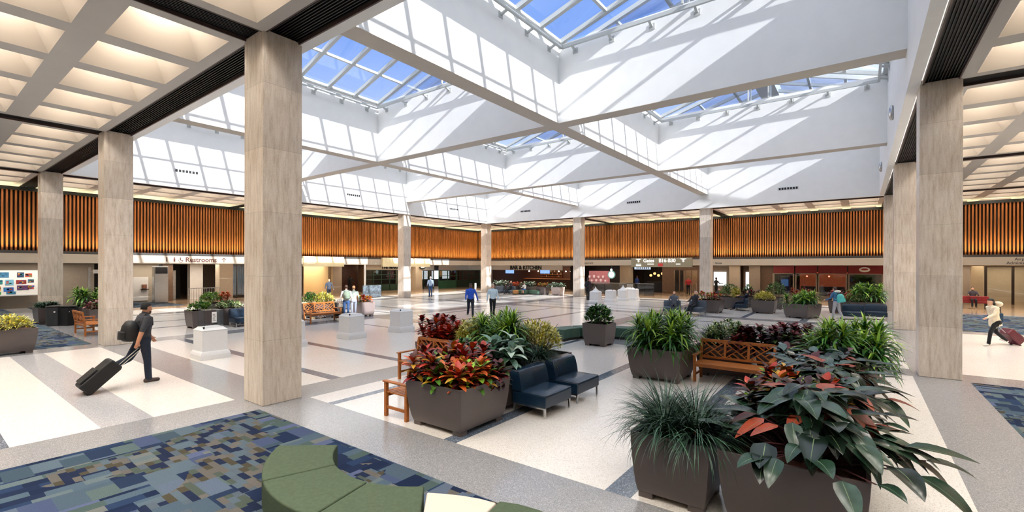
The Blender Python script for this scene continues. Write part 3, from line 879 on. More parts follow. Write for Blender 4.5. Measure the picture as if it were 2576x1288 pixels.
# --- group in the right background
planter(28.85, 7.00, BIG, BIG, 'planter of red and green crotons beside the two people slumped in grey chairs', [('croton', 0, 0, .58, .55, .45, dict(seed=71, q=.45, mats=G_CROT_X))])
planter(30.45, 4.46, BIG, 1.2, 'planter of clipped yellow shrub in the right background', [('shrub', 0, 0, .55, .5, .55, dict(seed=72, q=.5))])
planter(32.30, 6.60, BIG, BIG, 'planter of leafy green and yellow plants behind the navy chairs in the right background',
        [('bush', .1, .1, .6, .6, 1.0, dict(seed=73, q=.4)), ('shrub', -.2, -.3, .45, .25, .75, dict(seed=74, q=.4))])
planter(33.80, 5.60, BIG, BIG, 'planter of dark red and green leaves below the corridor pillars', [('croton', 0, 0, .58, .5, .5, dict(seed=75, q=.4, mats=G_CROT_D)), ('bush', .2, .3, .5, .3, .9, dict(seed=76, q=.4))])
planter(33.90, 4.30, .86, .86, 'tall green tree-like planter right of the clipped yellow shrub', [('bush', 0, 0, .6, .6, 1.15, dict(seed=77, q=.5))])
planter(28.75, 2.45, BIG, 1.3, 'long planter of green dracaena in front of the person with the teal backpack', [('dracaena', 0, 0, .6, .62, .66, dict(seed=78, q=.5))], rz=-.45)
planter(31.60, 2.60, BIG, BIG, 'planter of bright red crotons behind the dracaena in the right background', [('croton', 0, 0, .6, .6, .75, dict(seed=79, q=.45, mats=G_CROT_R[:3]))])
planter(33.40, .90, BIG, BIG, 'planter of pink-red crotons under the red shop front', [('croton', 0, 0, .6, .6, .6, dict(seed=80, q=.4, mats=G_CROT_R[:3]))])
planter(32.30, -.28, BIG, 1.5, 'planter of tall dense dracaena at the right end of the background seats', [('dracaena', .1, 0, .6, .7, 1.05, dict(seed=81, q=.55)), ('variegated', -.35, .2, .3, .5, .6, dict(seed=82, q=.4))])
planter(35.60, -.75, .86, .86, 'planter of small silver leaves against the far right column', [('dieffenbachia', 0, 0, .42, .42, .5, dict(seed=83, q=.5))])
# --- left background
planter(2.05, 20.6, BIG, BIG, 'planter of pale yellow shrub at the left edge of the view', [('shrub', 0, -.1, .58, .56, .50, dict(seed=85, q=.7))])
planter(4.30, 29.78, .86, 1.4, 'planter of dark green grass behind the grey litter bins', [('grass', 0, 0, .45, .7, .38, dict(seed=86, q=.5)), ('bush', 0, 0, .4, .6, .3, dict(seed=186, q=.4, mats=G_GRASS))])
planter(5.75, 29.40, BIG, BIG, 'planter of bright dracaena behind the second column', [('dracaena', 0, 0, .6, .6, .85, dict(seed=87, q=.5))])
planter(5.72, 27.10, BIG, BIG, 'planter of pink-leaved plants behind the wooden armchair bench', [('croton', 0, .1, .58, .55, .48, dict(seed=88, q=.45, mats=G_CROT_D + G_BUSH[:1] + [leafmat('pink_leaf', 'b5747a')]))])
planter(7.98, 22.70, .9, .9, 'planter of light green bush left of the glass display case', [('bush', 0, 0, .45, .45, .48, dict(seed=89, q=.6, mats=[G_BUSH[0], G_BUSH[2], G_DRAC[1]]))])
planter(9.30, 23.10, BIG, 1.1, 'planter of low mixed foliage behind the glass display case', [('variegated', 0, 0, .58, .5, .4, dict(seed=90, q=.5))])
planter(10.60, 22.60, BIG, 1.1, 'planter of green and orange foliage just left of the nearest column', [('bush', 0, 0, .58, .5, .55, dict(seed=91, q=.5, mats=[G_DRAC[0], G_BUSH[2], G_CROT_R[2]]))])
planter(10.00, 26.50, BIG, BIG, 'planter of light green foliage with an orange plant, set farther back', [('bush', -.2, 0, .5, .6, .7, dict(seed=92, q=.45, mats=G_BUSH[2:] + G_DRAC[1:2])), ('croton', .4, .1, .25, .4, .65, dict(seed=93, q=.4, mats=G_CROT_R[2:3]))])
planter(13.30, 22.20, BIG, BIG, 'planter of yellow-green shrub behind the sunlit yellow bench', [('shrub', .1, 0, .6, .55, .62, dict(seed=94, q=.5)), ('bush', -.45, .2, .3, .4, .7, dict(seed=95, q=.5))])
planter(12.05, 22.60, .9, 1.0, 'planter of dark green bush beside the nearest column, behind the yellow bench', [('bush', 0, 0, .45, .5, .62, dict(seed=96, q=.5))])
planter(15.25, 21.30, .86, .86, 'sunlit pinkish planter of orange crotons right of the couple', [('croton', 0, 0, .4, .4, .38, dict(seed=97, q=.5, mats=G_CROT_R[2:]))], pot=POT_PINK)
# --- in front of the bar
planter(37.75, 22.75, .95, .95, 'sunlit pale planter of trailing silver leaves by the far column', [('dieffenbachia', 0, .1, .55, .6, .45, dict(seed=98, q=.5))], pot=mat('planter_white', 'b9a9a4', .4))
planter(37.55, 24.30, 1.0, 1.0, 'dark planter of olive croton just left of the pale far planter', [('croton', 0, 0, .4, .4, .45, dict(seed=99, q=.4, mats=[G_CROT_R[4], G_CROT_R[2], G_BUSH[0]]))])
planter(37.70, 26.10, BIG, BIG, 'dark planter of silver leaves behind the seated child', [('dieffenbachia', 0, 0, .6, .6, .55, dict(seed=100, q=.5))])
planter(37.40, 27.50, BIG, BIG, 'dark planter of orange crotons in front of the bar', [('croton', 0, 0, .5, .5, .42, dict(seed=101, q=.4, mats=[G_CROT_R[2], G_CROT_R[0]]))])
planter(37.00, 28.95, BIG, BIG, 'dark planter of silver-green leaves nearest the far corner column', [('dieffenbachia', 0, 0, .6, .6, .6, dict(seed=103, q=.5))])
# ------------------------------------------------------------------ furniture
USED = set()
TEAK = mat('teak', 'a8652f', .45, var=.22, scale=6, stretch=(1.2, 9, 9), spec=.4)
NAVY = mat('navy_leather', '12283c', .26, var=.12, scale=4, spec=.5)
SLATE = mat('slate_fabric', '4a5460', .7, var=.12)
CHROME = mat('chrome', 'c9c9c8', .12, metal=1.0, var=.03)
OLIVE = mat('olive_fabric', '4a5744', .85, var=.1, scale=30, spec=.2)
PINE = mat('green_vinyl', '3d5a4a', .6, var=.08)
BASEK = mat('bench_plinth', '17150f', .7)
LAM = mat('pale_laminate', 'cdc1b2', .5, var=.1, scale=160)
PED = mat('pedestal_paint', 'e3e3e3', .45, var=.02)
DARK = mat('black_plastic', '101012', .45)
BINM = mat('grey_steel', '45474a', .35, metal=.6, var=.1)
PAPER = mat('paper', 'efefec', .8, var=.02)
SHOE = mat('shoe_leather', '241c18', .5)

def make_bench(L=1.62):
    """teak bench: long side along X, the sitter looks to +Y"""
    r = empty('garden_bench', cat='bench')
    h, yf, yb = L / 2 - .035, .27, -.27
    for sx in (-1, 1):
        b = MB(); b.bar((sx * h, yf, 0), (sx * h, yf, .60), .06, .06, TEAK, (0, 1, 0)); b.build('leg', r, bevel=.006)
        b = MB(); b.bar((sx * h, yb, 0), (sx * h, yb, .45), .06, .06, TEAK, (0, 1, 0)); b.bar((sx * h, yb, .44), (sx * h, yb - .08, .91), .06, .055, TEAK, (0, 1, 0)); b.build('leg', r, bevel=.006)
        b = MB(); b.box(sx * h - .045, sx * h + .045, yb - .04, yf + .06, .60, .628, TEAK); b.build('armrest', r, bevel=.008)
        b = MB(); b.box(sx * h - .015, sx * h + .015, yb, yf, .14, .19, TEAK); b.build('stretcher', r, bevel=.004)
    b = MB()
    for k in range(7): b.box(-h - .01, h + .01, yb + .03 + k * .083, yb + .03 + k * .083 + .072, .415, .438, TEAK)
    b.box(-h, h, yf - .02, yf + .01, .345, .412, TEAK); b.box(-h, h, yb - .01, yb + .02, .345, .412, TEAK)
    b.build('seat', r, bevel=.004)
    # backrest: frame with three panels of crossed lattice
    bk = MB()
    def P(x, z): return (x, yb - .005 - .08 * (z - .44) / .47, z)
    bk.bar(P(-h, .885), P(h, .885), .04, .07, TEAK, (0, 0, 1)); bk.bar(P(-h, .50), P(h, .50), .035, .05, TEAK, (0, 0, 1))
    n = 3; w = (2 * h - .06) / n
    for k in range(1, n): x = -h + .03 + k * w; bk.bar(P(x, .5), P(x, .87), .05, .035, TEAK, (0, 1, 0))
    bo = bk.build('backrest', r, bevel=.004)
    for k in range(n):
        x0, x1, z0, z1 = -h + .055 + k * w, -h + .005 + (k + 1) * w, .525, .85
        cx, cz, hx, hz = (x0 + x1) / 2, (z0 + z1) / 2, (x1 - x0) / 2, (z1 - z0) / 2
        lt = MB()
        def seg(ax, az, bx, bz): lt.bar(P(cx + ax * hx, cz + az * hz), P(cx + bx * hx, cz + bz * hz), .022, .022, TEAK, (0, 1, 0))
        seg(-1, -1, 1, 1); seg(-1, 1, 1, -1)
        for t in (.38, .70):
            for s in (-1, 1):
                seg(s * t, t, s * t * .0 + s * (t - .0) - s * (1 - t), 1) if False else None
        for t in (.33, .66):
            seg(-1, 1 - 2 * t * .5 - t * .0 - .0, -1 + t, 1 - t * .0 - .0) if False else None
        # bars parallel to one diagonal inside each quarter, as in a woven fret
        for t in (.36, .72):
            seg(-t, t, -t + (1 - t), 1); seg(t, -t, t - (1 - t), -1)
            seg(t, t, 1, t - (1 - t)); seg(-t, -t, -1, -t + (1 - t))
        lt.build('lattice', bo)
    return r

def make_chair(m=NAVY, name='lounge_chair'):
    """armless lounge chair, sitter looks to +Y"""
    r = empty(name, cat='chair')
    b = MB()
    rings = []
    for z, ix in ((.17, .012), (.20, 0), (.36, 0), (.40, .008)):
        rings.append([(-.455 + ix, -.36 + ix, z), (.455 - ix, -.36 + ix, z), (.455 - ix, .36 - ix, z), (-.455 + ix, .36 - ix, z)])
    b.loft(rings, m)
    # gently crowned cushion top
    n = 8; vs = []
    for i in range(n + 1):
        for j in range(n + 1):
            x, y = -.447 + .894 * i / n, -.352 + .704 * j / n
            e = min(1, (1 - abs(2 * i / n - 1)) * 3.2) * min(1, (1 - abs(2 * j / n - 1)) * 3.2)
            vs.append((x, y, .40 + .045 * e - .012 * sin(pi * i / n)))
    b.add(vs, [(i * (n + 1) + j, (i + 1) * (n + 1) + j, (i + 1) * (n + 1) + j + 1, i * (n + 1) + j + 1) for i in range(n) for j in range(n)], m)
    b.build('seat', r, smooth=True, bevel=.02)
    b = MB(); rings = []
    for z, y0, y1, e in ((.40, -.36, -.14, 0), (.50, -.37, -.15, 0), (.66, -.395, -.19, 0), (.735, -.405, -.215, .02), (.765, -.39, -.25, .05)):
        row = []
        for k in range(9):
            x = -.455 + e + (.91 - 2 * e) * k / 8; row.append((x, y1 + .02 * sin(pi * k / 8), z))
        rings.append(row + [(.455 - e, y0, z), (-.455 + e, y0, z)])
    b.loft(rings, m); b.build('backrest', r, bevel=.025, seg=3)
    for sx in (-1, 1):
        for sy in (-1, 1):
            b = MB(); b.box(sx * .42 - .017, sx * .42 + .017, sy * .325 - .017, sy * .325 + .017, 0, .18, CHROME); b.build('leg', r, bevel=.003)
        b = MB(); b.box(sx * .42 - .012, sx * .42 + .012, -.31, .31, .15, .175, CHROME); b.build('rail', r)
    return r

bench = make_bench()
BG = 'teak benches with lattice backs'
short = make_bench(1.26)
place(short, USED, (5.85, 6.41, 0), 0, 'teak bench tucked beside the front planter, only its arm and left leg showing', BG)
place(bench, USED, (7.44, 7.86, 0), pi / 2, 'teak bench seen end-on behind the orange crotons', BG)
place(bench, USED, (11.43, 2.28, 0), pi / 2, 'teak bench facing the camera between the right-hand planters', BG)
place(bench, USED, (4.60, 23.85, 0), -pi / 2, 'reddish teak bench seen from behind, left of the second column', BG)
place(bench, USED, (12.34, 20.42, 0), pi, 'sunlit yellow-looking teak bench right of the nearest column', BG)

chair = make_chair()
CG = 'navy leather lounge chairs'
place(chair, USED, (7.22, 4.68, 0), pi, 'navy leather lounge chair nearest the camera, in front of the silver-green planter', CG)
place(chair, USED, (8.37, 4.68, 0), pi, 'navy leather lounge chair second from the camera, beside the first one', CG)
place(chair, USED, (9.35, 21.80, 0), pi, 'navy lounge chair left of the nearest column, behind the glass case', CG)
place(chair, USED, (10.42, 21.62, 0), pi, 'navy lounge chair partly hidden by the nearest column', CG)
place(chair, USED, (31.30, 5.75, 0), 0, 'navy lounge chair seen side-on left of the clipped yellow shrub', CG)
place(chair, USED, (33.00, 7.60, 0), pi / 2, 'navy lounge chair with a sprawled sleeper in the right background', CG)
place(chair, USED, (29.35, .30, 0), pi / 2, 'navy lounge chair just behind the person with the teal backpack', CG)
place(chair, USED, (30.10, -.62, 0), pi / 2, 'empty navy lounge chair under the tall dense dracaena', CG)
gchair = make_chair(SLATE)
place(gchair, USED, (26.35, 8.45, 0), pi / 2 + .25, 'slate grey lounge chair left of the slumped pair', 'slate grey lounge chairs')
place(gchair, USED, (26.95, 7.35, 0), pi / 2 - .2, 'slate grey lounge chair under the slumped man, beside a red croton planter', 'slate grey lounge chairs')
place(gchair, USED, (35.15, 27.85, 0), pi / 2, 'slate grey lounge chair before the bar, left of the orange ottoman', 'slate grey lounge chairs')
place(gchair, USED, (35.75, 26.95, 0), pi / 2, 'slate grey lounge chair with a reclining person before the bar', 'slate grey lounge chairs')

def wedge(name, cx, cy, pts, label, m, group, cat='bench', zt=.42):
    """upholstered module on a dark plinth; pts is its outline seen from above"""
    r = empty(name, (cx, cy, 0), 0, label, cat, group)
    def ring(s, z):
        mx = sum(p[0] for p in pts) / len(pts); my = sum(p[1] for p in pts) / len(pts)
        return [((mx + (p[0] - mx) * s) - cx, (my + (p[1] - my) * s) - cy, z) for p in pts]
    b = MB(); b.loft([ring(.94, 0), ring(.94, .09)], BASEK); b.build('plinth', r)
    b = MB(); b.loft([ring(.985, .09), ring(.99, zt - .12), ring(.99, zt)], m); b.build('cushion', r, bevel=.018, seg=3)
    return r
def arc(cx, cy, r, a0, a1, n=9): return [(cx + r * cos(radians(a0 + (a1 - a0) * k / n)), cy + r * sin(radians(a0 + (a1 - a0) * k / n))) for k in range(n + 1)]
OG = 'olive green curved bench modules'
for k, (a0, a1, lb) in enumerate(((129, 160.5, 'olive green curved bench module farthest from the camera'), (160.5, 193, 'olive green curved bench module in the middle of the three joined ones'),
                                  (193, 224, 'olive green curved bench module next to the pale table wedge'))):
    o = arc(4.06, 4.30, 1.87, a0 + .15, a1 - .15); i = arc(4.06, 4.30, 1.135, a1 - .2, a0 + .2)
    wedge('bench_module', *((o[4][0] + i[4][0]) / 2, (o[4][1] + i[4][1]) / 2), o + i, lb, OLIVE, OG)
wedge('table_module', 3.05, 2.95, [(3.19, 3.43), (2.73, 3.01), (2.78, 2.60), (3.45, 2.745), (3.42, 2.92), (3.36, 3.10), (3.28, 3.27)],
      'pale laminate wedge table between green bench modules', LAM, None, 'table', .40)
wedge('bench_module', 3.2, 2.3, [(3.46, 2.73), (2.79, 2.585), (2.85, 2.25), (3.30, 1.70), (3.44, 1.86), (3.53, 2.08), (3.56, 2.33), (3.53, 2.55)],
      'olive green bench module at the bottom edge of the view, right of the pale table', OLIVE, OG)
for a0, a1, lb in ((62, 96, 'pine green curved bench left of the small square planter'), (26, 60, 'pine green curved bench directly behind the small square planter'),
                   (-10, 24, 'pine green curved bench right of the small square planter')):
    o = arc(14.4, 6.8, 2.2, a0, a1); i = arc(14.4, 6.8, 1.52, a1, a0)
    wedge('bench_module', *((o[4][0] + i[4][0]) / 2, (o[4][1] + i[4][1]) / 2), o + i, lb, PINE, 'pine green curved benches')
for (x, y, lb) in ((36.45, 25.95, 'low green bench under the child in front of the bar'), (37.0, 24.9, 'low green bench end beside the dark planter by the bar')):
    wedge('bench_module', x, y, [(x - .3, y - .5), (x + .3, y - .5), (x + .3, y + .5), (x - .3, y + .5)], lb, PINE, 'low green benches by the bar')
wedge('ottoman', 35.9, 26.35, [(35.65, 26.1), (36.1, 26.1), (36.1, 26.55), (35.65, 26.55)], 'small orange ottoman in front of the bar', mat('tan_vinyl', 'b5834f', .6), None, 'stool')

# --- white display pedestals
def make_pedestal(kind):
    r = empty('display_pedestal', cat='pedestal')
    b = MB()
    sq = lambda h, z: [(-h, -h, z), (h, -h, z), (h, h, z), (-h, h, z)]
    b.loft([sq(.385, 0), sq(.385, .14)], PED); b.loft([sq(.385, .14), sq(.37, .16), sq(.37, .19), sq(.335, .235)], PED); b.build('plinth', r, bevel=.006)
    b = MB(); b.loft([sq(.325, .23), sq(.325, .80)], PED); b.build('body', r, bevel=.008)
    b = MB(); b.loft([sq(.325, .80), sq(.335, .82), sq(.25, .885), sq(.25, .90)], PED); b.build('lid', r, bevel=.006)
    if kind != 'finial':
        b = MB(); b.sphere((-.27, -.27, .90), .028, DARK, 6); b.tube([(-.27, -.27, .86), (-.27, -.27, .9)], .012, DARK); b.build('lock_knob', r, smooth=True)
    if kind == 'case':
        b = MB(); h = .24
        for k in range(4):
            p, q = sq(h, .9)[k], sq(h, .9)[(k + 1) % 4]; b.quad(p, q, (q[0], q[1], 1.38), (p[0], p[1], 1.38), clearglass)
        b.quad(*sq(h, 1.38), clearglass); c = b.build('glass_case', r)
        e = MB()
        for p in sq(h, 0): e.box(p[0] - .006, p[0] + .006, p[1] - .006, p[1] + .006, .9, 1.385, clearglass)
        e.build('edge', c)
        s = MB(); s.box(-.06, .06, -.262, -.256, 1.03, 1.33, PAPER); n = s.build('notice', r)
        t = MB()
        for k in range(6): t.box(-.04, .04 - .01 * (k % 3), -.264, -.262, 1.08 + k * .035, 1.092 + k * .035, DARK)
        t.build('printed_lines', n)
    if kind == 'finial':
        b = MB(); b.loft([sq(.20, .90), sq(.16, .94), sq(.05, 1.08), sq(.012, 1.22)], PED); b.build('finial', r)
    return r
PG = 'white display pedestals'
pc = make_pedestal('case'); pp = make_pedestal('plain'); pf = make_pedestal('finial')
place(pc, USED, (5.53, 14.97, 0), 0, 'white pedestal with a glass case and notice, left of the nearest column', PG)
place(pp, USED, (7.90, 14.99, 0), 0, 'white pedestal mostly hidden behind the nearest column', PG)
place(pp, USED, (10.22, 15.00, 0), 0, 'white pedestal first to the right of the nearest column', PG)
place(pp, USED, (12.50, 14.94, 0), 0, 'white pedestal second to the right of the nearest column', PG)
place(pf, USED, (30.85, 15.40, 0), 0, 'white pointed pedestal leftmost in the far row', PG)
place(pp, USED, (33.00, 15.20, 0), 0, 'white flat pedestal second in the far row', PG)
place(pf, USED, (34.70, 14.95, 0), 0, 'white pointed pedestal third in the far row', PG)
place(pp, USED, (36.25, 14.72, 0), 0, 'white flat pedestal rightmost in the far row', PG)
place(pp, USED, (37.60, 15.60, 0), 0, 'white pedestal peeping out behind the third of the far row', PG)

# --- litter bins, post, rubbish
for k, (x, y, lb) in enumerate(((4.32, 28.45, 'rounded dark grey litter bin on the left'), (4.72, 28.10, 'black litter bin next to the rounded grey one'))):
    r = empty('litter_bin', (x, y, 0), .5, lb, 'bin', 'litter bins by the left planters')
    b = MB()
    if k == 0: b.lathe([(.27, 0), (.28, .03), (.28, .80), (.27, .82)], BINM, 24)
    else: b.box(-.24, .24, -.24, .24, 0, .80, DARK)
    b.build('body', r, bevel=.01)
    b = MB(); b.lathe([(.29, .82), (.29, .86), (.2, .88)], DARK, 24); b.build('lid', r)
    b = MB(); b.lathe([(.035, -.008), (.035, .008)], PAPER, 12); o = b.build('badge', r); o.location = (-.18, -.225, .62); o.rotation_euler = (pi / 2, 0, -.65)
r = empty('barrier_post', (33.3, 3.6, 0), 0, 'dark floor-standing post beside the clipped yellow shrub planter', 'post')
b = MB(); b.lathe([(.16, 0), (.16, .03), (.05, .05), (.04, .9), (.05, .92)], DARK, 16); b.build('pole', r)
r = empty('white_post', (35.3, 30.9, 0), 0, 'white slim floor sign left of the far corner column', 'sign')
b = MB(); b.box(-.1, .1, -.03, .03, .02, 1.0, PAPER); b.build('panel', r); b = MB(); b.box(-.16, .16, -.14, .14, 0, .03, DARK); b.build('base', r)
# ------------------------------------------------------------------ shop fronts and rooms under the slat walls
# local frames: A(u, d, z) for the left wall (d metres behind Y=41.8), B(v, d, z) for the far wall (d behind X=47)
VL, UF = 41.8, 47.0
def boxL(b, a0, a1, d0, d1, z0, z1, m): b.box(a0, a1, VL + d0, VL + d1, z0, z1, m)
def boxF(b, a0, a1, d0, d1, z0, z1, m): b.box(UF + d0, UF + d1, a0, a1, z0, z1, m)
taupe = mat('taupe_wall', '9a8d7e', .6, var=.04)
brownw = mat('brown_stone', '6d5440', .5, var=.15)
redbrown = mat('mahogany', '4a2a1e', .45, var=.2)
darkroom = mat('dark_interior', '1d1815', .7, var=.3)
greenf = mat('green_shopfront', '24402f', .45, var=.1)
redband = mat('red_sign_band', '7d1a1c', .5, var=.06)
greyband = mat('grey_soffit_band', 'c9ccd0', .5, var=.03)
creamw = mat('cream_wall', 'cfc0a8', .6, var=.04)
whitew = mat('white_pier', 'e2ddd6', .6, var=.03)
gold = mat('lit_gold_panel', 'd89a4a', .5, emit=(1.0, .58, .22), emit_s=.55)
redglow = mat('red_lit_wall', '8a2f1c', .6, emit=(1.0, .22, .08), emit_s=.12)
lampm = mat('lamp_glow', 'fff2dd', .4, emit=(1.0, .85, .65), emit_s=4.0)
redlamp = mat('red_lamp_glow', 'ff6a50', .4, emit=(1.0, .2, .12), emit_s=4.0)
screen = mat('tv_screen', '3f62b8', .3, var=.6, scale=3, emit=(.25, .42, .95), emit_s=.5)
daylight = mat('daylit_window', 'dfe6ee', .4, var=.1, emit=(.85, .92, 1.0), emit_s=.55)
curtain = mat('grey_blue_curtain', '9aa6b8', .8, var=.12, stretch=(14, 14, .3), scale=2)
inkbrown = mat('sign_ink_brown', '4a2014', .6)
ink = mat('sign_ink_black', '151515', .6)
inkwhite = mat('sign_ink_white', 'f4f2ec', .5, emit=(1, .97, .9), emit_s=.35)
olivesign = mat('olive_sign_panel', '7f7b69', .5, var=.03)
glaresign = mat('overexposed_sign_panel', 'd8cda6', .5, var=.04)  # pale as if overexposed: the sun's glare is put into the panel colour
inkglare = mat('overexposed_sign_ink', 'f2ecd8', .5)  # lettering washed out by the same glare, put into the ink colour

# rooms: outer back walls, ceiling above the shops, cross walls
w = MB()
boxL(w, -8, 5.6, 0, .2, 0, 2.8, taupe); boxL(w, 5.6, 8.2, 0, .2, 0, 2.8, taupe); boxL(w, 8.2, 10.0, 1.2, 1.4, 0, 2.8, darkroom)
boxL(w, 10.0, 12.1, 0, .2, 0, 2.8, beige); boxL(w, 8.2, 8.3, 0, 1.3, 0, 2.8, taupe); boxL(w, 9.95, 10.05, 0, 1.3, 0, 2.8, beige)
boxL(w, 12.1, 12.78, -.3, .3, 0, 2.8, brownw); boxL(w, 12.7, 14.3, 3.0, 3.2, 0, 2.8, darkroom); boxL(w, 14.2, 15.1, .6, 1.2, 0, 2.8, whitew)
boxL(w, 15.1, 16.05, -2.6, -1.8, 0, 2.8, creamw); boxL(w, 16.05, 18.6, 5, 5.1, 0, 2.8, taupe); boxL(w, 18.6, 23.2, 0, .2, 0, 2.8, beige)
boxL(w, 23.1, 23.3, 0, 7, 0, 2.8, creamw); boxL(w, 23.2, 26.2, 7, 7.2, 0, 2.8, creamw); boxL(w, 25.8, 26.0, 0, 7, 0, 2.8, creamw)
boxL(w, 26.0, 27.0, -.5, .3, 0, 2.8, beige); boxL(w, 27.0, 29.9, 1.0, 1.2, 0, 2.8, redbrown)
boxL(w, 29.6, 29.95, -.4, .5, 0, 2.8, brownw); boxL(w, 29.9, 36.5, 2.5, 2.7, 0, 2.8, darkroom); boxL(w, 29.9, 36.5, -.05, .3, 2.35, 2.8, beige)
boxL(w, 34.4, 36.4, .1, .3, 0, 2.8, creamw); boxL(w, 36.4, 37.4, -.8, .2, 0, 2.8, creamw)
boxL(w, 37.4, 49, 4.2, 4.4, 0, 2.8, darkroom)
tag(w.build('wall_shops_left'), kind='structure')
w = MB()
boxF(w, 24.9, 43, 6, 6.2, 0, 2.8, redbrown); boxF(w, 26.2, 26.45, -.4, 6, 0, 2.8, darkroom)
boxF(w, 20.36, 26.3, 1.6, 1.8, 0, 2.8, darkroom); boxF(w, 19.25, 20.36, -.6, .3, 0, 2.8, creamw); boxF(w, 16.0, 19.25, 3.4, 3.6, 0, 2.8, darkroom)
boxF(w, 14.9, 16.05, 0, .4, 0, 2.8, brownw); boxF(w, 11.2, 14.9, 3.2, 3.4, 0, 2.8, brownw); boxF(w, 11.9, 12.6, -.1, .2, 0, 2.8, brownw)
boxF(w, 9.6, 11.9, .8, 1.0, 0, 2.8, taupe); boxF(w, 8.85, 9.75, -.2, .2, 0, 2.8, beige); boxF(w, 8.1, 8.85, 1.5, 1.7, 0, 2.8, brownw)
boxF(w, 7.2, 8.1, -.1, .2, 0, 2.8, taupe); boxF(w, 6.2, 7.2, .2, .4, 0, 2.8, brownw); boxF(w, -1.6, 6.2, 4.0, 4.2, 0, 2.8, darkroom)
boxF(w, -6.3, -1.5, -.2, .2, 0, 2.8, taupe); boxF(w, -7.35, -6.3, 2.2, 2.4, 0, 2.8, creamw); boxF(w, -13, -7.35, 5.0, 5.2, 0, 2.8, creamw); boxF(w, -6.4, -6.3, .2, 2.3, 0, 2.8, creamw)
tag(w.build('wall_shops_far'), kind='structure')

SHOPN = [0]
def front(wall, a0, a1, n, label, frame, z_sill=0.0, z_head=2.3, d=0.0, header=None, pane=None, name='storefront', mull=.07, rails=()):
    """glazed front: a frame with n bays, one pane each"""
    bx = boxL if wall == 'L' else boxF
    r = empty(name, (a0, VL + d, 0) if wall == 'L' else (UF + d, a0, 0), 0, label, 'shop front')
    def build(b, nm, par):
        o = b.build(nm, par)
        o.location = -r.location if par is r else (0, 0, 0)
        return o
    b = MB(); w = (a1 - a0) / n
    for k in range(n + 1):
        x = a0 + k * w; bx(b, x - mull / 2, x + mull / 2, d - .05, d + .05, 0, z_head, frame)
    bx(b, a0, a1, d - .05, d + .05, z_head - .07, z_head, frame)
    for z in rails: bx(b, a0, a1, d - .04, d + .04, z - .03, z + .03, frame)
    if z_sill: bx(b, a0, a1, d - .05, d + .05, 0, z_sill, frame)
    build(b, 'frame', r)
    for k in range(n):
        g = MB(); x = a0 + k * w; bx(g, x + mull / 2, x + w - mull / 2, d - .006, d + .006, z_sill, z_head - .07, pane or darkglass); build(g, 'pane', r)
    if header:
        h = MB(); bx(h, a0, a1, d - .08, d + .05, z_head, 2.8, header); build(h, 'header', r)
    return r
front('L', 29.95, 34.4, 4, 'dark green shop front with four tall panes left of the far left column', greenf, .7, 2.3, rails=(1.25, 1.75), header=beige)
front('L', 37.5, 40.0, 3, 'dark green restaurant entrance with slim panes behind the standing man', greenf, 0, 2.2, header=greyband)
front('L', 40.0, 43.0, 2, 'bright green restaurant window booth with bottle shelf', mat('green_booth', '2f6b4d', .4, var=.08), .95, 2.2, d=-.9, header=greyband, rails=(1.55,))
front('L', 43.0, 48.6, 5, 'dark green restaurant windows running to the far corner', greenf, .9, 2.2, header=greyband, rails=(1.55,))
front('F', 4.6, 6.15, 1, 'shop window with a blue machine behind it under a red band', taupe, .25, 2.15, header=redband, mull=.16)
front('F', 2.95, 4.5, 1, 'red-lit shop window left of the oval sign', taupe, .25, 2.15, header=redband, mull=.16)
front('F', .9, 2.85, 1, 'red-lit shop window next to the oval sign doorway', taupe, .25, 2.15, header=redband, mull=.16)
front('F', -1.4, .8, 1, 'dark shop doorway under the oval sign', taupe, 0, 2.15, header=redband, mull=.16)
front('F', 12.6, 14.9, 4, 'glass doors between brown stone walls under the gates sign', brownw, 0, 2.4, header=brownw, pane=clearglass, name='glass_doors')
front('F', -11.5, -7.35, 3, 'dark-framed glass doors of the administration office', mat('dark_door_frame', '2a1d16', .5), 0, 2.75, d=1.5, pane=clearglass, name='glass_doors', mull=.14)
front('L', 16.05, 18.6, 2, 'tall window with grey-blue curtains left of the nearest column', darkledge, 0, 2.8, d=-.2, pane=clearglass, name='curtain_window')
c = MB()
for k in range(26):
    x = 16.45 + k * .082; c.box(x, x + .055, VL + .35 + .04 * (k % 2), VL + .42 + .04 * (k % 2), .2, 2.75, curtain)
tag(c.build('curtain'), 'grey-blue pleated curtain hanging inside the tall window', 'curtain')
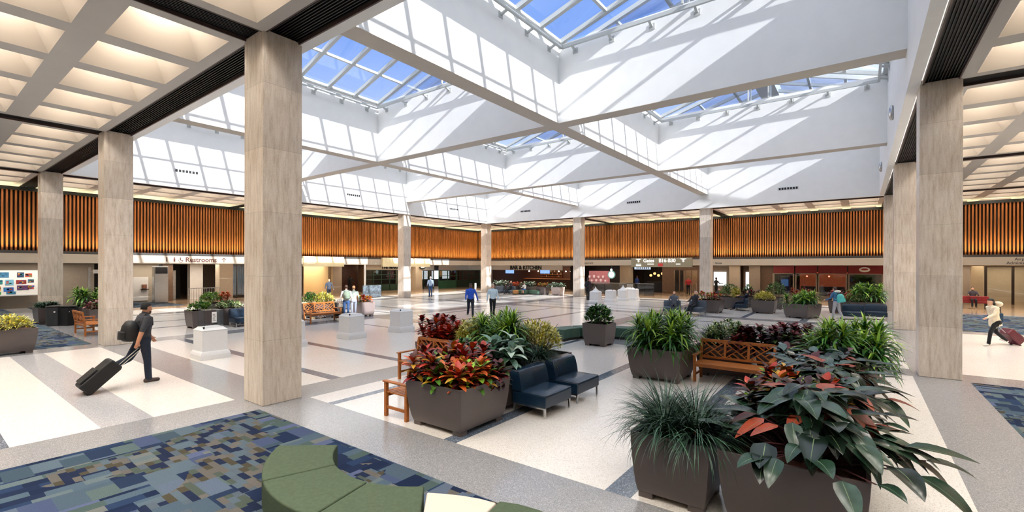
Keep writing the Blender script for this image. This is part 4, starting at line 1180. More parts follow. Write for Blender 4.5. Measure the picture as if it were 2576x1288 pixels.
# bar front and bar band
b = MB(); boxF(b, 26.3, 40.2, -2.5, -2.3, 2.28, 2.8, greyband); boxF(b, 26.3, 40.2, -2.3, 0, 2.7, 2.8, greyband)
tag(b.build('bar_canopy'), 'long pale grey canopy band above the bar opening', 'canopy')
b = MB(); boxF(b, 27.0, 34.5, 2.0, 2.7, 0, 1.12, redbrown); boxF(b, 26.9, 34.6, 1.9, 2.8, 1.12, 1.18, TEAK)
tag(b.build('bar_counter', bevel=.01), 'long dark wooden bar counter under the bar sign', 'counter')
R = random.Random(4)
for k, (v0, v1) in enumerate(((31.2, 34.4), (26.8, 28.4))):
    r = empty('bottle_shelf', (UF + 5.7, (v0 + v1) / 2, 0), 0, ('wide lit bottle shelf behind the middle of the bar', 'copper-lit bottle shelf at the right end of the bar')[k], 'shelf')
    h = (v1 - v0) / 2
    s = MB(); s.box(.2, .26, -h, h, .9, 2.4, gold if k else redbrown); s.build('back_panel', r)
    for z in (1.3, 1.62, 1.94): s = MB(); s.box(-.1, .2, -h, h, z, z + .03, TEAK); s.build('board', r)
    for z in (1.33, 1.65, 1.97):
        for q in range(int(h * 6)):
            y = -h + .1 + q * .32 + R.uniform(-.05, .05)
            s = MB(); s.lathe([(.035, z), (.038, z + .16), (.014, z + .2), (.013, z + .26)], [mat('bottle_amber', '8a4a18', .2), mat('bottle_clear', 'c9c9bd', .15), mat('bottle_green', '2c4a2a', .2)][R.randrange(3)], 8, (.05, y)); s.build('bottle', r)
for k, (v, z, lb) in enumerate(((30.9, 2.05, 'wall screen showing blue and white above the bar, right of the bottle shelf'), (36.3, 2.02, 'wall screen nearest the far corner column, above the bar'))):
    r = empty('wall_screen', (UF + 1.2, v, z), 0, lb, 'screen', 'screens above the bar')
    s = MB(); s.box(0, .07, -.72, .72, -.24, .24, DARK); s.build('casing', r); s = MB(); s.box(-.012, 0, -.68, .68, -.21, .21, screen); s.build('display', r)
for k, (v, lb) in enumerate(((34.0, 'leftmost'), (32.6, 'second from the left'), (31.6, 'third from the left'), (29.6, 'fourth from the left'), (28.6, 'fifth from the left'), (27.9, 'sixth from the left'), (27.2, 'rightmost'))):
    r = empty('pendant_lamp', (UF + 2.3, v, 2.1), 0, 'warm round pendant lamp over the bar, %s of the row' % lb, 'lamp', 'pendant lamps over the bar')
    s = MB(); s.sphere((0, 0, 0), .085, lampm, 6); s.build('globe', r, smooth=True); s = MB(); s.tube([(0, 0, .08), (0, 0, .6)], .01, DARK, 5); s.build('cord', r)
for v, lb in ((3.75, 'left'), (2.15, 'right')):
    r = empty('pendant_lamp', (UF + 1.2, v, 1.88), 0, 'red glowing pendant lamp in the %s red-lit shop window' % lb, 'lamp', 'red pendant lamps')
    s = MB(); s.sphere((0, 0, 0), .07, redlamp, 6); s.build('globe', r, smooth=True); s = MB(); s.tube([(0, 0, .06), (0, 0, .9)], .01, DARK, 5); s.build('cord', r)
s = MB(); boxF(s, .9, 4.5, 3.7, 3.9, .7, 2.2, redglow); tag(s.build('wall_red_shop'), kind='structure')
s = MB(); boxF(s, 1.1, 4.3, 2.4, 3.0, 0, .95, darkroom); tag(s.build('shop_counter', bevel=.01), 'dark counter inside the red-lit shop', 'counter')
r = empty('vending_machine', (UF + .8, 5.35, 0), 0, 'blue vending machine inside the shop window right of the brown wall', 'machine')
s = MB(); s.box(-.3, .3, -.36, .36, .0, 1.85, mat('machine_blue', '1f3f86', .4, var=.15)); s.build('body', r, bevel=.02)
s = MB(); s.box(-.31, -.3, -.28, .28, 1.0, 1.6, mat('machine_front', '4f78c8', .3, var=.3, emit=(.2, .4, .9), emit_s=.2)); s.build('front_panel', r)
# shop with pink-lit display cases, emblem disc, gold-lit shop
s = MB(); boxF(s, 22.5, 24.9, 1.2, 1.58, .7, 2.2, mat('pink_glow_display', '8a3a3a', .5, emit=(1.0, .4, .38), emit_s=.12, var=.5)); tag(s.build('wall_display_back'), kind='structure')  # pink light on the display put into its colour and a weak glow
for k in range(8):
    r = empty('display_box', (UF + .95, 22.75 + k * .28, 1.0 + .42 * (k % 2)), 0, None, 'box', 'pale goods on the pink-lit display')
    r['label'] = 'pale box on the pink-lit display, %s from the left' % ('first', 'second', 'third', 'fourth', 'fifth', 'sixth', 'seventh', 'last')[7 - k]
    s = MB(); s.box(-.08, .08, -.08, .08, 0, .22 + .05 * (k % 3), mat('pale_goods', 'd9b8ae', .5, emit=(1, .7, .65), emit_s=.2)); s.build('carton', r, bevel=.01)  # cartons glow faintly in place of light falling on them
    s = MB(); s.box(-.3, .26, -.13, .13, -.03, 0, DARK); s.build('shelf_bracket', r)
r = empty('round_emblem_sign', (UF - .05, 21.55, 1.82), 0, 'round pale green emblem sign glowing in the dark shop right of the far column', 'sign')
s = MB(); s.lathe([(.44, -.03), (.44, .03)], mat('emblem_rim', '2f6a58', .4, emit=(.4, .8, .7), emit_s=.15), 28); o = s.build('rim', r); o.rotation_euler = (0, -pi / 2, 0)
s = MB(); s.lathe([(.33, .0), (.33, .045)], mat('emblem_white', 'e6f2ee', .4, emit=(.85, 1, .96), emit_s=.6), 28); o = s.build('disc', r); o.rotation_euler = (0, -pi / 2, 0)
s = MB(); s.sphere((-.06, 0, .5), .14, mat('emblem_white', 'e6f2ee'), 6, (.3, .9, 1.2)); s.build('top_lamp', r)
s = MB(); s.box(-.06, .06, -.03, .03, .3, .98, DARK); s.build('bracket', r)
for k in range(5):
    r = empty('pendant_lamp', (UF + 2.6, 16.5 + k * .42, 1.75 + .2 * (k % 2)), 0, 'golden lamp in the dark shop under the gates sign, %s from the right' % ('first', 'second', 'third', 'fourth', 'fifth')[k], 'lamp', 'golden lamps in the dark shop')
    s = MB(); s.sphere((0, 0, 0), .15, gold, 6); s.build('globe', r, smooth=True); s = MB(); s.tube([(0, 0, .1), (0, 0, 1.0)], .01, DARK, 5); s.build('cord', r)
s = MB(); boxF(s, 16.2, 18.2, 1.2, 1.9, 0, 1.1, DARK); tag(s.build('shop_counter', bevel=.01), 'black counter in the dark shop under the gates sign', 'counter')
s = MB(); boxF(s, 10.2, 11.3, .74, .8, .9, 2.2, daylight); tag(s.build('window_poster'), 'bright white-blue panel right of the far right column', 'poster')
s = MB(); boxF(s, 8.3, 8.62, 1.3, 1.48, .5, 2.2, daylight); tag(s.build('window_slit'), 'narrow bright window between brown piers', 'window')
# restaurant bright windows at the back
for k, x in enumerate((39.6, 41.5, 43.6, 45.6)):
    s = MB(); boxL(s, x, x + 1.3, 4.1, 4.18, 1.0, 2.1, daylight); tag(s.build('window_%d' % (20 + k)), kind='structure')
# elevator, railing, kiosk, info board
r = empty('elevator', (13.1, VL + 1.6, 0), 0, 'pale metal elevator door right of the brown stone pier', 'elevator')
s = MB(); s.box(-.45, .45, 0, .1, 0, 2.3, mat('elevator_metal', 'b9b4ae', .35, metal=.3)); s.build('surround', r)
for sx in (-1, 1): s = MB(); s.box(.02 if sx > 0 else -.32, .32 if sx > 0 else -.02, -.03, 0, 0, 2.0, steel); s.build('door_leaf', r)
r = empty('metal_railing', (14.6, VL - 2.6, 0), 0, 'grey metal railing in front of the white and cream piers', 'railing')
s = MB(); s.box(-1.6, .5, -.02, .02, .98, 1.03, steel); s.build('handrail', r)
for k in range(13): s = MB(); s.box(-1.58 + k * .17, -1.56 + k * .17, -.01, .01, 0, .98, steel); s.build('baluster', r)
r = empty('drinking_kiosk', (11.6, VL - 1.6, 0), 0, 'tall brushed steel kiosk with a dark top panel right of the second column', 'kiosk')
s = MB(); s.box(-.42, .42, -.25, .25, 0, 2.62, steel); s.build('body', r, bevel=.02); s = MB(); s.box(-.36, .36, -.26, -.25, 2.1, 2.55, DARK); s.build('screen', r)
s = MB(); s.box(-.12, .12, -.1, .1, 2.62, 2.75, DARK); s.build('camera_box', r)
r = empty('wall_panel', (10.9, VL - .02, 0), 0, 'white wall panel with a small shelf and picture beside the steel kiosk', 'panel')
s = MB(); s.box(-.55, .42, -.03, 0, .12, 1.85, whitew); s.build('board', r); s = MB(); s.box(-.05, .4, -.25, -.03, .92, .97, DARK); s.build('ledge', r)
s = MB(); s.box(.02, .32, -.08, -.03, 1.0, 1.3, mat('picture_brown', '8a5a44', .6, var=.5, scale=9)); s.build('picture', r)
r = empty('blade_sign', (7.75, VL - 1.5, 0), 0, 'grey pole with a white blade sign between the first two columns', 'sign')
s = MB(); s.box(-.06, .06, -.06, .06, 0, 2.55, steel); s.build('pole', r); s = MB(); s.box(.2, 1.1, -.03, .03, 2.15, 2.4, PAPER); s.build('panel', r); s = MB(); s.box(.06, .2, -.02, .02, 2.25, 2.3, steel); s.build('bracket', r)
# picture board on the left wall
r = empty('picture_board', (3.0, 41.35, 0), 0, 'white display board of colourful pictures at the left edge of the view', 'board')
s = MB(); s.box(-3.2, 2.5, -.04, .0, .86, 2.36, PAPER); s.build('board', r); s = MB(); s.box(-3.25, 2.55, -.10, .0, .80, .86, alu); s.build('bottom_ledge', r)
R = random.Random(12)
PCOL = ['3f7fa8', '1f3f6a', 'b8452c', '2f8f8a', '6fa8c0', '8a3030', 'd8a850', '2a5fb0', '5f3a6a', '3f9a5a']
pics = [(.95, 1.92, .62, .32), (1.75, 1.93, .30, .30), (2.1, 1.95, .30, .22), (.80, 1.52, .40, .26), (1.28, 1.45, .36, .34), (1.78, 1.52, .44, .24), (.72, 1.10, .42, .30), (1.25, 1.08, .42, .24), (1.85, 1.15, .5, .28),
        (.70, .90, .48, .16), (1.35, .90, .4, .17), (2.2, 1.6, .26, .2), (2.2, 1.2, .26, .22), (-.1, 1.9, .6, .3), (0.05, 1.45, .5, .3), (0, 1.0, .5, .3)]
for k, (x, z, w_, h_) in enumerate(pics):
    p = MB(); p.box(x - w_ / 2, x + w_ / 2, -.055, -.04, z, z + h_, mat('picture_%s' % PCOL[k % 10], PCOL[k % 10], .6, var=.45, scale=5))
    o = p.build('picture', r)
    q = MB()
    for t in range(4):
        cx, cz = x + R.uniform(-.35, .35) * w_, z + h_ * R.uniform(.25, .75)
        q.box(cx - .05, cx + .06, -.06, -.055, cz - .03, cz + .04, mat('picture_%s' % PCOL[(k * 3 + t) % 10], PCOL[(k * 3 + t) % 10], .6, var=.45, scale=5))
    q.build('motif', o)
# ------------------------------------------------------------------ signs
RL = (pi / 2, 0, 0)                 # text read on the left wall (facing -Y)
RF = (pi / 2, 0, -pi / 2)           # text read on the far wall (facing -X)
YS, XS = WALL_V - .462, WALL_U - .462
r = empty('restrooms_lettering', (13.1, YS, 3.07), 0, 'brown Restrooms lettering with pictograms on the sunlit fascia', 'sign')
text_obj('lettering', 'Restrooms', (.0, 0, .0), RL, .44, inkbrown, r, bold=.008)
s = MB(); s.bar((1.45, -.004, -.14), (1.45, -.004, .15), .035, .01, inkbrown, (0, 1, 0)); s.bar((1.32, -.004, .03), (1.45, -.004, .16), .035, .01, inkbrown, (0, 1, 0)); s.bar((1.58, -.004, .03), (1.45, -.004, .16), .035, .01, inkbrown, (0, 1, 0)); s.build('arrow', r)
for k, x in enumerate((-2.05, -1.62)):
    s = MB(); s.sphere((x, -.005, .12), .045, inkbrown, 5, (1, .2, 1)); s.bar((x, -.004, .07), (x, -.004, -.13), .07 + .03 * k, .01, inkbrown, (0, 1, 0)); s.build('pictogram', r)
s = MB(); s.sphere((-1.27, -.005, .12), .04, inkbrown, 5, (1, .2, 1)); s.bar((-1.27, -.004, .08), (-1.25, -.004, -.03), .05, .01, inkbrown, (0, 1, 0)); s.bar((-1.25, -.004, -.03), (-1.10, -.004, -.03), .04, .01, inkbrown, (0, 1, 0))
for k in range(9):
    a = pi * .75 + k * pi * 1.35 / 9; a2 = a + pi * 1.35 / 9
    s.bar((-1.25 + .12 * cos(a), -.004, -.05 + .12 * sin(a)), (-1.25 + .12 * cos(a2), -.004, -.05 + .12 * sin(a2)), .02, .01, inkbrown, (0, 1, 0))
s.build('pictogram', r)

def hanging_sign(x, y, wd, ht, axis, label, m):
    r = empty('hanging_sign', (x, y, 3.06), 0, label, 'sign', 'hanging wayfinding signs')
    s = MB()
    if axis == 'L': s.box(-wd / 2, wd / 2, -.12, .12, -ht / 2, ht / 2, m)
    else: s.box(-.12, .12, -wd / 2, wd / 2, -ht / 2, ht / 2, m)
    s.build('panel', r, bevel=.01)
    for t in (-.35, .35):
        s = MB()
        if axis == 'L': s.box(t * wd - .03, t * wd + .03, .11, max(.125, YS - y + .012), -.03, .03, alu)
        else: s.box(.12, XS - x + .012, t * wd - .03, t * wd + .03, -.03, .03, alu)
        s.build('bracket', r)
    return r
g = hanging_sign(42.2, 14.55, 5.55, .84, 'F', 'olive hanging sign reading Gates B16-B30 right of the far row of pedestals', olivesign)
text_obj('lettering', 'Gates', (-.13, 1.08, .17), RF, .44, inkwhite, g, bold=.006); text_obj('lettering', 'B16-B30', (-.13, -.62, .17), RF, .44, inkwhite, g, bold=.006)
for y in (2.05, -2.05):
    text_obj('gate_letter', 'B', (-.13, y, .14), RF, .30, inkwhite, g, bold=.006)
    s = MB(); s.bar((-.128, y - .26, .32), (-.128, y + .26, .32), .03, .05, inkwhite); s.bar((-.128, y - .15, .27), (-.128, y + .15, .27), .03, .03, inkwhite); s.build('gate_pictogram', g)
for y, wd, z in ((2.05, .5, -.15), (2.05, .5, -.28), (.9, .6, -.14), (-1.6, .4, -.14)):
    s = MB(); s.box(-.13, -.12, y - wd / 2, y + wd / 2, z - .035, z + .035, inkwhite); s.build('small_print', g)
s = MB(); s.box(-.14, -.12, -.22, .2, -.33, -.08, mat('red_led', '5a0f12', .4, emit=(.6, .05, .05), emit_s=.25)); s.build('clock_display', g)
g = hanging_sign(22.4, 36.9, 3.75, .86, 'L', 'hanging sign coloured pale as if overexposed by sun, just right of the nearest column', glaresign)
text_obj('lettering', 'Gates & Ticketing', (-.2, -.13, .12), RL, .34, inkglare, g); s = MB(); s.box(-1.6, -.9, -.13, -.12, -.2, -.14, inkglare); s.build('small_print', g)
g = hanging_sign(31.6, 36.9, 6.2, .88, 'L', 'hanging sign coloured pale as if overexposed by sun, behind the far left column', glaresign)
text_obj('gate_letter', 'A', (-2.55, -.13, .12), RL, .42, inkglare, g); text_obj('lettering', 'Gates A1-A9', (-.2, -.13, .12), RL, .40, inkglare, g); text_obj('gate_letter', 'A', (2.55, -.13, .12), RL, .42, inkglare, g)
r = empty('bar_lettering', (UF - 2.52, 31.2, 2.54), 0, 'bold black BAR & KITCHEN letters on the grey canopy', 'sign')
text_obj('lettering', 'BAR & KITCHEN', (0, 0, 0), RF, .62, ink, r, ext=.03, bold=.02)
r = empty('shop_lettering', (33.6, VL - .12, 2.55), 0, 'black shop name letters above the dark green shop front', 'sign')
text_obj('lettering', 'THE MARKET', (0, 0, 0), RL, .50, ink, r, ext=.03, bold=.01)
r = empty('shop_badge', (37.3, VL - .92, 2.55), 0, 'black rounded badge right of the far left column', 'sign')
s = MB(); s.lathe([(.34, -.04), (.34, .04)], ink, 20); o = s.build('disc', r); o.rotation_euler = (pi / 2, 0, 0); o.scale = (1.3, .7, 1); s = MB(); s.box(-.3, .3, -.05, -.04, -.05, .08, PAPER); s.build('band', r)
r = empty('restaurant_lettering', (XS, 22.4, 3.06), 0, 'dark restaurant lettering on the fascia right of the far column', 'sign')
text_obj('lettering', 'Restaurant', (0, 0, 0), RF, .34, ink, r)
r = empty('office_lettering', (XS, -8.05, 3.08), 0, 'Airport Administration lettering at the right edge of the view', 'sign')
text_obj('lettering', 'Airport', (0, -.1, .11), RF, .24, ink, r); text_obj('lettering', 'Administration', (0, -.1, -.13), RF, .24, ink, r)
r = empty('small_fascia_lettering', (XS, 9.75, 3.0), 0, 'tiny dark lettering on the fascia just right of the far right column', 'sign')
text_obj('lettering', 'Services', (0, 0, 0), RF, .17, ink, r)
r = empty('oval_sign', (UF - .1, -.25, 2.47), 0, 'white oval sign with a red motif over the dark doorway', 'sign')
s = MB(); s.lathe([(.24, -.03), (.24, .03)], PAPER, 24); o = s.build('disc', r); o.rotation_euler = (0, -pi / 2, 0); o.scale = (.85, 1.5, 1)
s = MB(); s.sphere((-.04, 0, .02), .1, mat('sign_red', 'a83a2a', .5), 6, (.2, 2.2, .8)); s.build('motif', r, smooth=True)
r = empty('round_black_sign', (UF - .3, 25.0, 2.5), 0, 'small round black and white sign by the right edge of the far column', 'sign')
s = MB(); s.lathe([(.24, -.03), (.24, .03)], ink, 20); o = s.build('disc', r); o.rotation_euler = (0, -pi / 2, 0); s = MB(); s.box(-.05, -.03, -.16, .16, -.05, .08, PAPER); s.build('band', r)
r = empty('lit_shop_sign', (UF - .3, 18.0, 2.55), 0, 'pale blue lit sign hanging below the left end of the gates sign', 'sign')
s = MB(); s.box(-.05, .05, -.85, .85, -.14, .14, mat('sign_blue', '8f9fb4', .5, emit=(.6, .75, .95), emit_s=.25)); s.build('panel', r)
for k in range(7): s = MB(); s.box(-.06, -.05, -.7 + k * .2, -.58 + k * .2, -.07, .07, ink); s.build('glyph', r)
# glass balustrade in front of the far shops, lectern
r = empty('glass_balustrade', (41.2, 19.0, 0), 0, 'glass balustrade with dark posts behind the far row of pedestals', 'balustrade')
for k in range(6):
    s = MB(); s.box(-.02, .02, -4.2 + k * 1.6, -4.15 + k * 1.6, 0, 1.15, DARK); s.build('post', r)
    if k < 5: s = MB(); s.box(-.006, .006, -4.13 + k * 1.6, -2.62 + k * 1.6, .05, 1.1, darkglass); s.build('glass_panel', r)
s = MB(); s.box(-.03, .03, -4.2, 3.9, 1.1, 1.15, steel); s.build('handrail', r)
r = empty('podium', (41.0, 16.9, 0), 0, 'slim grey podium by the glass balustrade', 'podium')
s = MB(); s.box(-.2, .2, -.3, .3, .0, 1.1, steel); s.build('body', r, bevel=.01); s = MB(); s.box(-.22, .22, -.33, .33, 1.1, 1.14, DARK); s.build('top', r)
r = empty('stone_barrier', (24.6, 33.2, 0), 0, 'dark mottled barrier panel behind the couple with backpacks', 'barrier')
s = MB(); s.box(-.9, .9, -.06, .06, .05, 1.05, mat('mottled_panel', '5a646c', .4, var=.6, scale=8)); s.build('panel', r); s = MB(); s.box(-.8, .8, -.15, .15, 0, .05, DARK); s.build('base', r)
r = empty('white_pole', (24.9, 34.6, 0), 0, 'white round pole rising between the hanging signs', 'pole')
s = MB(); s.lathe([(.1, 0), (.09, .1), (.07, .12), (.07, 2.8)], PAPER, 14); s.build('shaft', r)
r = empty('red_bench', (42.2, -5.7, 0), 0, 'red upholstered bench with a seated person beyond the nearest right column', 'bench')
s = MB(); s.box(-.3, .3, -.8, .5, .36, .5, mat('red_vinyl', '8a1f26', .5)); s.build('seat', r, bevel=.03); s = MB(); s.box(-.3, -.18, -.8, .5, .5, .82, mat('red_vinyl', '8a1f26')); s.build('backrest', r, bevel=.03)
for y in (-.7, .4): s = MB(); s.box(-.25, .25, y - .03, y + .03, 0, .36, DARK); s.build('leg', r)

# room lamps under the low soffits
for x, y, sx, sy, p, c in ((24.6, VL + 3.5, 2.4, 5.5, 90, (1, .78, .45)), (14.0, VL - 1.5, 8, 2, 80, (1, .9, .78)), (3.0, 40.2, 9, 1.2, 70, (1, .9, .78)), (33, VL + 1.2, 6, 1.5, 50, (1, .85, .6)),
                           (43.5, VL + 1.5, 9, 3, 60, (1, .95, .9)), (UF + 3.5, 31.5, 4, 9, 90, (1, .75, .5)), (UF + .3, 22, 1.0, 4, 12, (1, .8, .7)), (UF + 1.5, 13.5, 2.5, 2.5, 45, (1, .8, .55)),
                           (UF + 2, 2.5, 3, 4, 18, (1, .6, .45)), (UF + 2.5, -8.5, 4, 3.5, 40, (1, .80, .55)), (UF - 1.5, 12, 2, 14, 45, (1, .85, .68)), (UF - 1.5, -6, 2, 8, 40, (1, .85, .68)), (33, 40, 12, 2, 70, (1, .85, .68))):
    area_light('soffit_lamp', (x, y, 2.78), (x, y, 0), sx, sy, p, c)
# ------------------------------------------------------------------ people
def skinm(n, c): return mat('skin_' + n, c, .5, var=.06, scale=14)
def cloth(n, c, rough=.85): return mat('cloth_' + n, c, rough, var=.14, scale=18)
SK_L, SK_M, SK_D = skinm('light', 'd2a184'), skinm('tan', 'b98263'), skinm('deep', '5a3a2a')
HAIR_D, HAIR_B, HAIR_G = mat('hair_dark', '1d1512', .6), mat('hair_brown', '4a3222', .6), mat('hair_grey', 'b5aea6', .6)
EYE = mat('eye_dark', '17120f', .3)

def capsule(b, p, q, r0, r1, m, n=10):
    p, q = Vector(p), Vector(q); d = q - p
    L = d.length; d = d / L if L > 1e-6 else Vector((0, 0, 1))
    s = d.cross(Vector((0, 0, 1)) if abs(d.z) < .9 else Vector((1, 0, 0))).normalized(); t = s.cross(d)
    rings = []
    for k in range(1, 4):
        a = pi / 2 * k / 3; rings.append((p - d * r0 * cos(a), r0 * sin(a)))
    for k in range(2, -1, -1):
        a = pi / 2 * (k + 1) / 3 if k < 2 else pi / 2
        a = pi / 2 * k / 3 + pi / 6 if k < 2 else pi / 2
        rings.append((q + d * r1 * cos(a), r1 * sin(a)))
    b.loft([[c + (s * cos(2 * pi * i / n) + t * sin(2 * pi * i / n)) * r for i in range(n)] for c, r in rings], m)

def ell_loft(b, secs, m, n=16):
    """secs: (centre, half width, half depth, right vector, front vector)"""
    b.loft([[Vector(c) + Vector(r) * (w * cos(2 * pi * i / n)) + Vector(f) * (d * sin(2 * pi * i / n)) for i in range(n)] for c, w, d, r, f in secs], m)

def rx(a): return Matrix.Rotation(a, 3, 'X')

def person(label, loc, heading, H=1.75, pose=None, skin=SK_L, top=None, legs=None, shoes=None, hair=HAIR_D, hair_len=0, sleeves='long', voxel=.017, bulk=1.0, coat=False, cap=None, group=None, z=0.0, beard=False, shorts=False):
    """one continuous body (capsules fused by a voxel remesh), local frame: X right, Y front, Z up"""
    P = dict(hip=(0, 0), knee=(0, 0), arm=(0, 0), abd=(.12, .12), elbow=(.15, .15), lean=0.0, head=0.0, turn=0.0, recline=0.0, spread=(0, 0), elbow_in=(0, 0))
    P.update(pose or {})
    k = H / 1.75
    M_ = lambda v: Vector(v) * k
    hipz = .93
    pel = Vector((0, 0, hipz))
    T = rx(-P['lean'])                       # leaning forwards
    up = lambda v: pel + T @ (Vector(v) - pel)
    bones = []                               # (region, p, q, r)
    b = MB(); dm = mat('body_base', '808080')
    def cap_(reg, p, q, r0, r1): capsule(b, M_(p), M_(q), r0 * k * bulk if reg != 'hand' else r0 * k, r1 * k * bulk if reg != 'hand' else r1 * k, dm); bones.append((reg, M_(p), M_(q), max(r0, r1) * k))
    ex, ey = T @ Vector((1, 0, 0)), T @ Vector((0, 1, 0))
    c_ = 1.12 if coat else 1.0
    tb = lambda w, d: (w * k * bulk * c_, d * k * bulk * c_)
    secs = []
    for zz, w, d in ((.84, .155, .105), (.92, .168, .118), (1.00, .152, .112), (1.10, .146, .108), (1.22, .168, .118), (1.33, .182, .118), (1.41, .168, .095), (1.455, .10, .07), (1.48, .06, .058)):
        w2, d2 = tb(w, d); secs.append((M_(up((0, 0, zz))), w2, d2, ex, ey))
    ell_loft(b, secs, dm)
    bones.append(('legs', M_(up((-.06, 0, .88))), M_(up((.06, 0, .88))), .13 * k)); bones.append(('top', M_(up((0, 0, 1.03))), M_(up((0, 0, 1.40))), .15 * k))
    nk = up((0, 0, 1.45)); hd = up((0, .025, 1.60)) ; hd = nk + rx(-P['head']) @ (hd - nk)
    HT = T @ rx(-P['head']) @ Matrix.Rotation(P['turn'], 3, 'Z')
    cap_('skin', nk, nk + (hd - nk) * .55, .055, .052)
    # head: skull, jaw, nose, ears, brow
    def hp(v): return M_(hd + HT @ Vector(v))
    hx, hy = HT @ Vector((1, 0, 0)), HT @ Vector((0, 1, 0)); hs = []
    for zz, w, d, yo in ((-.115, .030, .035, .045), (-.10, .046, .055, .035), (-.06, .060, .076, .015), (-.01, .070, .088, .0), (.04, .075, .094, -.008), (.08, .070, .088, -.012), (.11, .05, .064, -.014), (.125, .02, .028, -.014)):
        hs.append((hp((0, yo, zz)), w * k, d * k, hx, hy))
    ell_loft(b, hs, dm); bones.append(('skin', hp((0, 0, -.06)), hp((0, 0, .07)), .09 * k))
    capsule(b, hp((0, .085, .012)), hp((0, .103, -.028)), .010 * k, .015 * k, dm, 6)
    for s in (-1, 1): capsule(b, hp((s * .073, -.005, .015)), hp((s * .071, 0, -.025)), .014 * k, .010 * k, dm, 6)
    feet, hands = [], []
    for i, s in enumerate((-1, 1)):
        hj = Vector((s * .092, 0, .90)); a = P['hip'][i]; kn = P['knee'][i]; sp = P['spread'][i] * s
        d1 = Vector((sin(sp) * cos(a), sin(a) * cos(sp), -cos(a) * cos(sp))); kj = hj + d1 * .425
        a2 = a - kn; d2 = Vector((sin(sp) * .6 * cos(a2), sin(a2), -cos(a2))).normalized(); aj = kj + d2 * .405
        cap_('legs', hj, kj, .088, .060); cap_('skin' if shorts else 'legs', kj, aj + d2 * .0, .059, .046 if shorts else .052)
        fa = max(-.7, min(.35, -a2 * .75 if kn < 1.2 else 0.0))
        toe = aj + Vector((s * .02, .165 * cos(fa), .165 * sin(fa) - .045)); heel = aj + Vector((0, -.05, -.045))
        cap_('shoe', heel, toe, .040, .034); cap_('shoe', aj, aj + Vector((0, .02, -.03)), .043, .042); feet += [min(toe.z - .034, heel.z - .04)]
        sj = up((s * .188, 0, 1.385)); aa = P['arm'][i]; ab = P['abd'][i] * s
        d3 = T @ Vector((sin(ab), sin(aa) * cos(ab), -cos(aa) * cos(ab))); ej = sj + d3 * .275
        el = P['elbow'][i]; d4 = T @ Vector((sin(ab) * .5 - s * P['elbow_in'][i], sin(aa + el) * cos(ab), -cos(aa + el) * cos(ab))); d4.normalize(); wj = ej + d4 * .245
        up_r = 'top'
        cap_(up_r, sj, ej, .058 * c_, .044 * c_)
        if sleeves == 'short':
            bones.append(('skin', M_(sj + d3 * .20), M_(ej), .055 * k)); bones.append(('top', M_(sj), M_(sj + d3 * .15), .07 * k))
        cap_('top' if sleeves == 'long' else 'skin', ej, wj, .042 * c_, .031 * c_)
        pc_ = wj + d4 * .05
        cap_('hand', wj, pc_, .030, .034)
        sd = d4.cross(T @ Vector((1, 0, 0))).normalized()       # across the palm
        for f in range(4):
            o = sd * ((f - 1.5) * .019); l = (.066, .075, .070, .054)[f]
            f1 = pc_ + o + d4 * .03; f2 = f1 + (d4 + Vector((-s * .25, 0, 0))).normalized() * l * .55; f3 = f2 + (d4 + Vector((-s * .8, 0, 0))).normalized() * l * .45
            cap_('hand', f1, f2, .0095, .009); cap_('hand', f2, f3, .009, .008)
        t1 = wj + d4 * .03 + sd * -.028; t2 = t1 + (d4 * .8 - sd * .7).normalized() * .045; cap_('hand', t1, t2, .012, .010); cap_('hand', t2, t2 + d4 * .028, .010, .009)
        hands.append(M_(pc_ + d4 * .03))
    if coat:
        w2, d2 = tb(.17, .13); ell_loft(b, [(M_(up((0, 0, .74))), w2 * 1.05, d2 * 1.1, ex, ey), (M_(up((0, 0, .95))), w2, d2, ex, ey)], dm); bones.append(('top', M_(up((0, 0, .78))), M_(up((0, 0, 1.0))), .17 * k))
    drop = min(feet) * k
    off = Vector((0, 0, -drop)) if z == 0.0 else Vector((0, 0, z - .90 * k + .10 * k))
    tmp_me = b.mesh('tmp'); tmp = bpy.data.objects.new('tmp', tmp_me); COL.objects.link(tmp)
    rm = tmp.modifiers.new('r', 'REMESH'); rm.mode = 'VOXEL'; rm.voxel_size = voxel
    sm = tmp.modifiers.new('s', 'SMOOTH'); sm.factor = .5; sm.iterations = 3 if voxel > .012 else 5
    bpy.context.view_layer.update()
    me = bpy.data.meshes.new_from_object(tmp.evaluated_get(bpy.context.evaluated_depsgraph_get()))
    bpy.data.objects.remove(tmp); bpy.data.meshes.remove(tmp_me)
    me.materials.clear()
    order = ['skin', 'top', 'legs', 'shoe', 'hand']
    for m in (skin, top or cloth('grey', '55585c'), legs or cloth('navy', '1a2233'), shoes or SHOE, skin): me.materials.append(m)
    idx = []
    for p in me.polygons:
        c = p.center; best = (9, 0)
        for reg, a, q, r in bones:
            ab_ = q - a; t = max(0, min(1, (c - a).dot(ab_) / max(1e-9, ab_.length_squared)))
            dd = (c - a - ab_ * t).length - r
            if dd < best[0]: best = (dd, order.index(reg))
        idx.append(best[1])
    me.polygons.foreach_set('material_index', idx); me.polygons.foreach_set('use_smooth', [True] * len(me.polygons))
    me.transform(Matrix.Translation(off))
    root = empty('person', (loc[0], loc[1], 0), heading, label, 'person', group)
    me.name = 'body'
    o = bpy.data.objects.new('body', me); COL.objects.link(o); o.parent = root
    sh = lambda v: hp(v) + off
    # hair cap with sides, eyes, mouth
    hb = MB(); rings = []
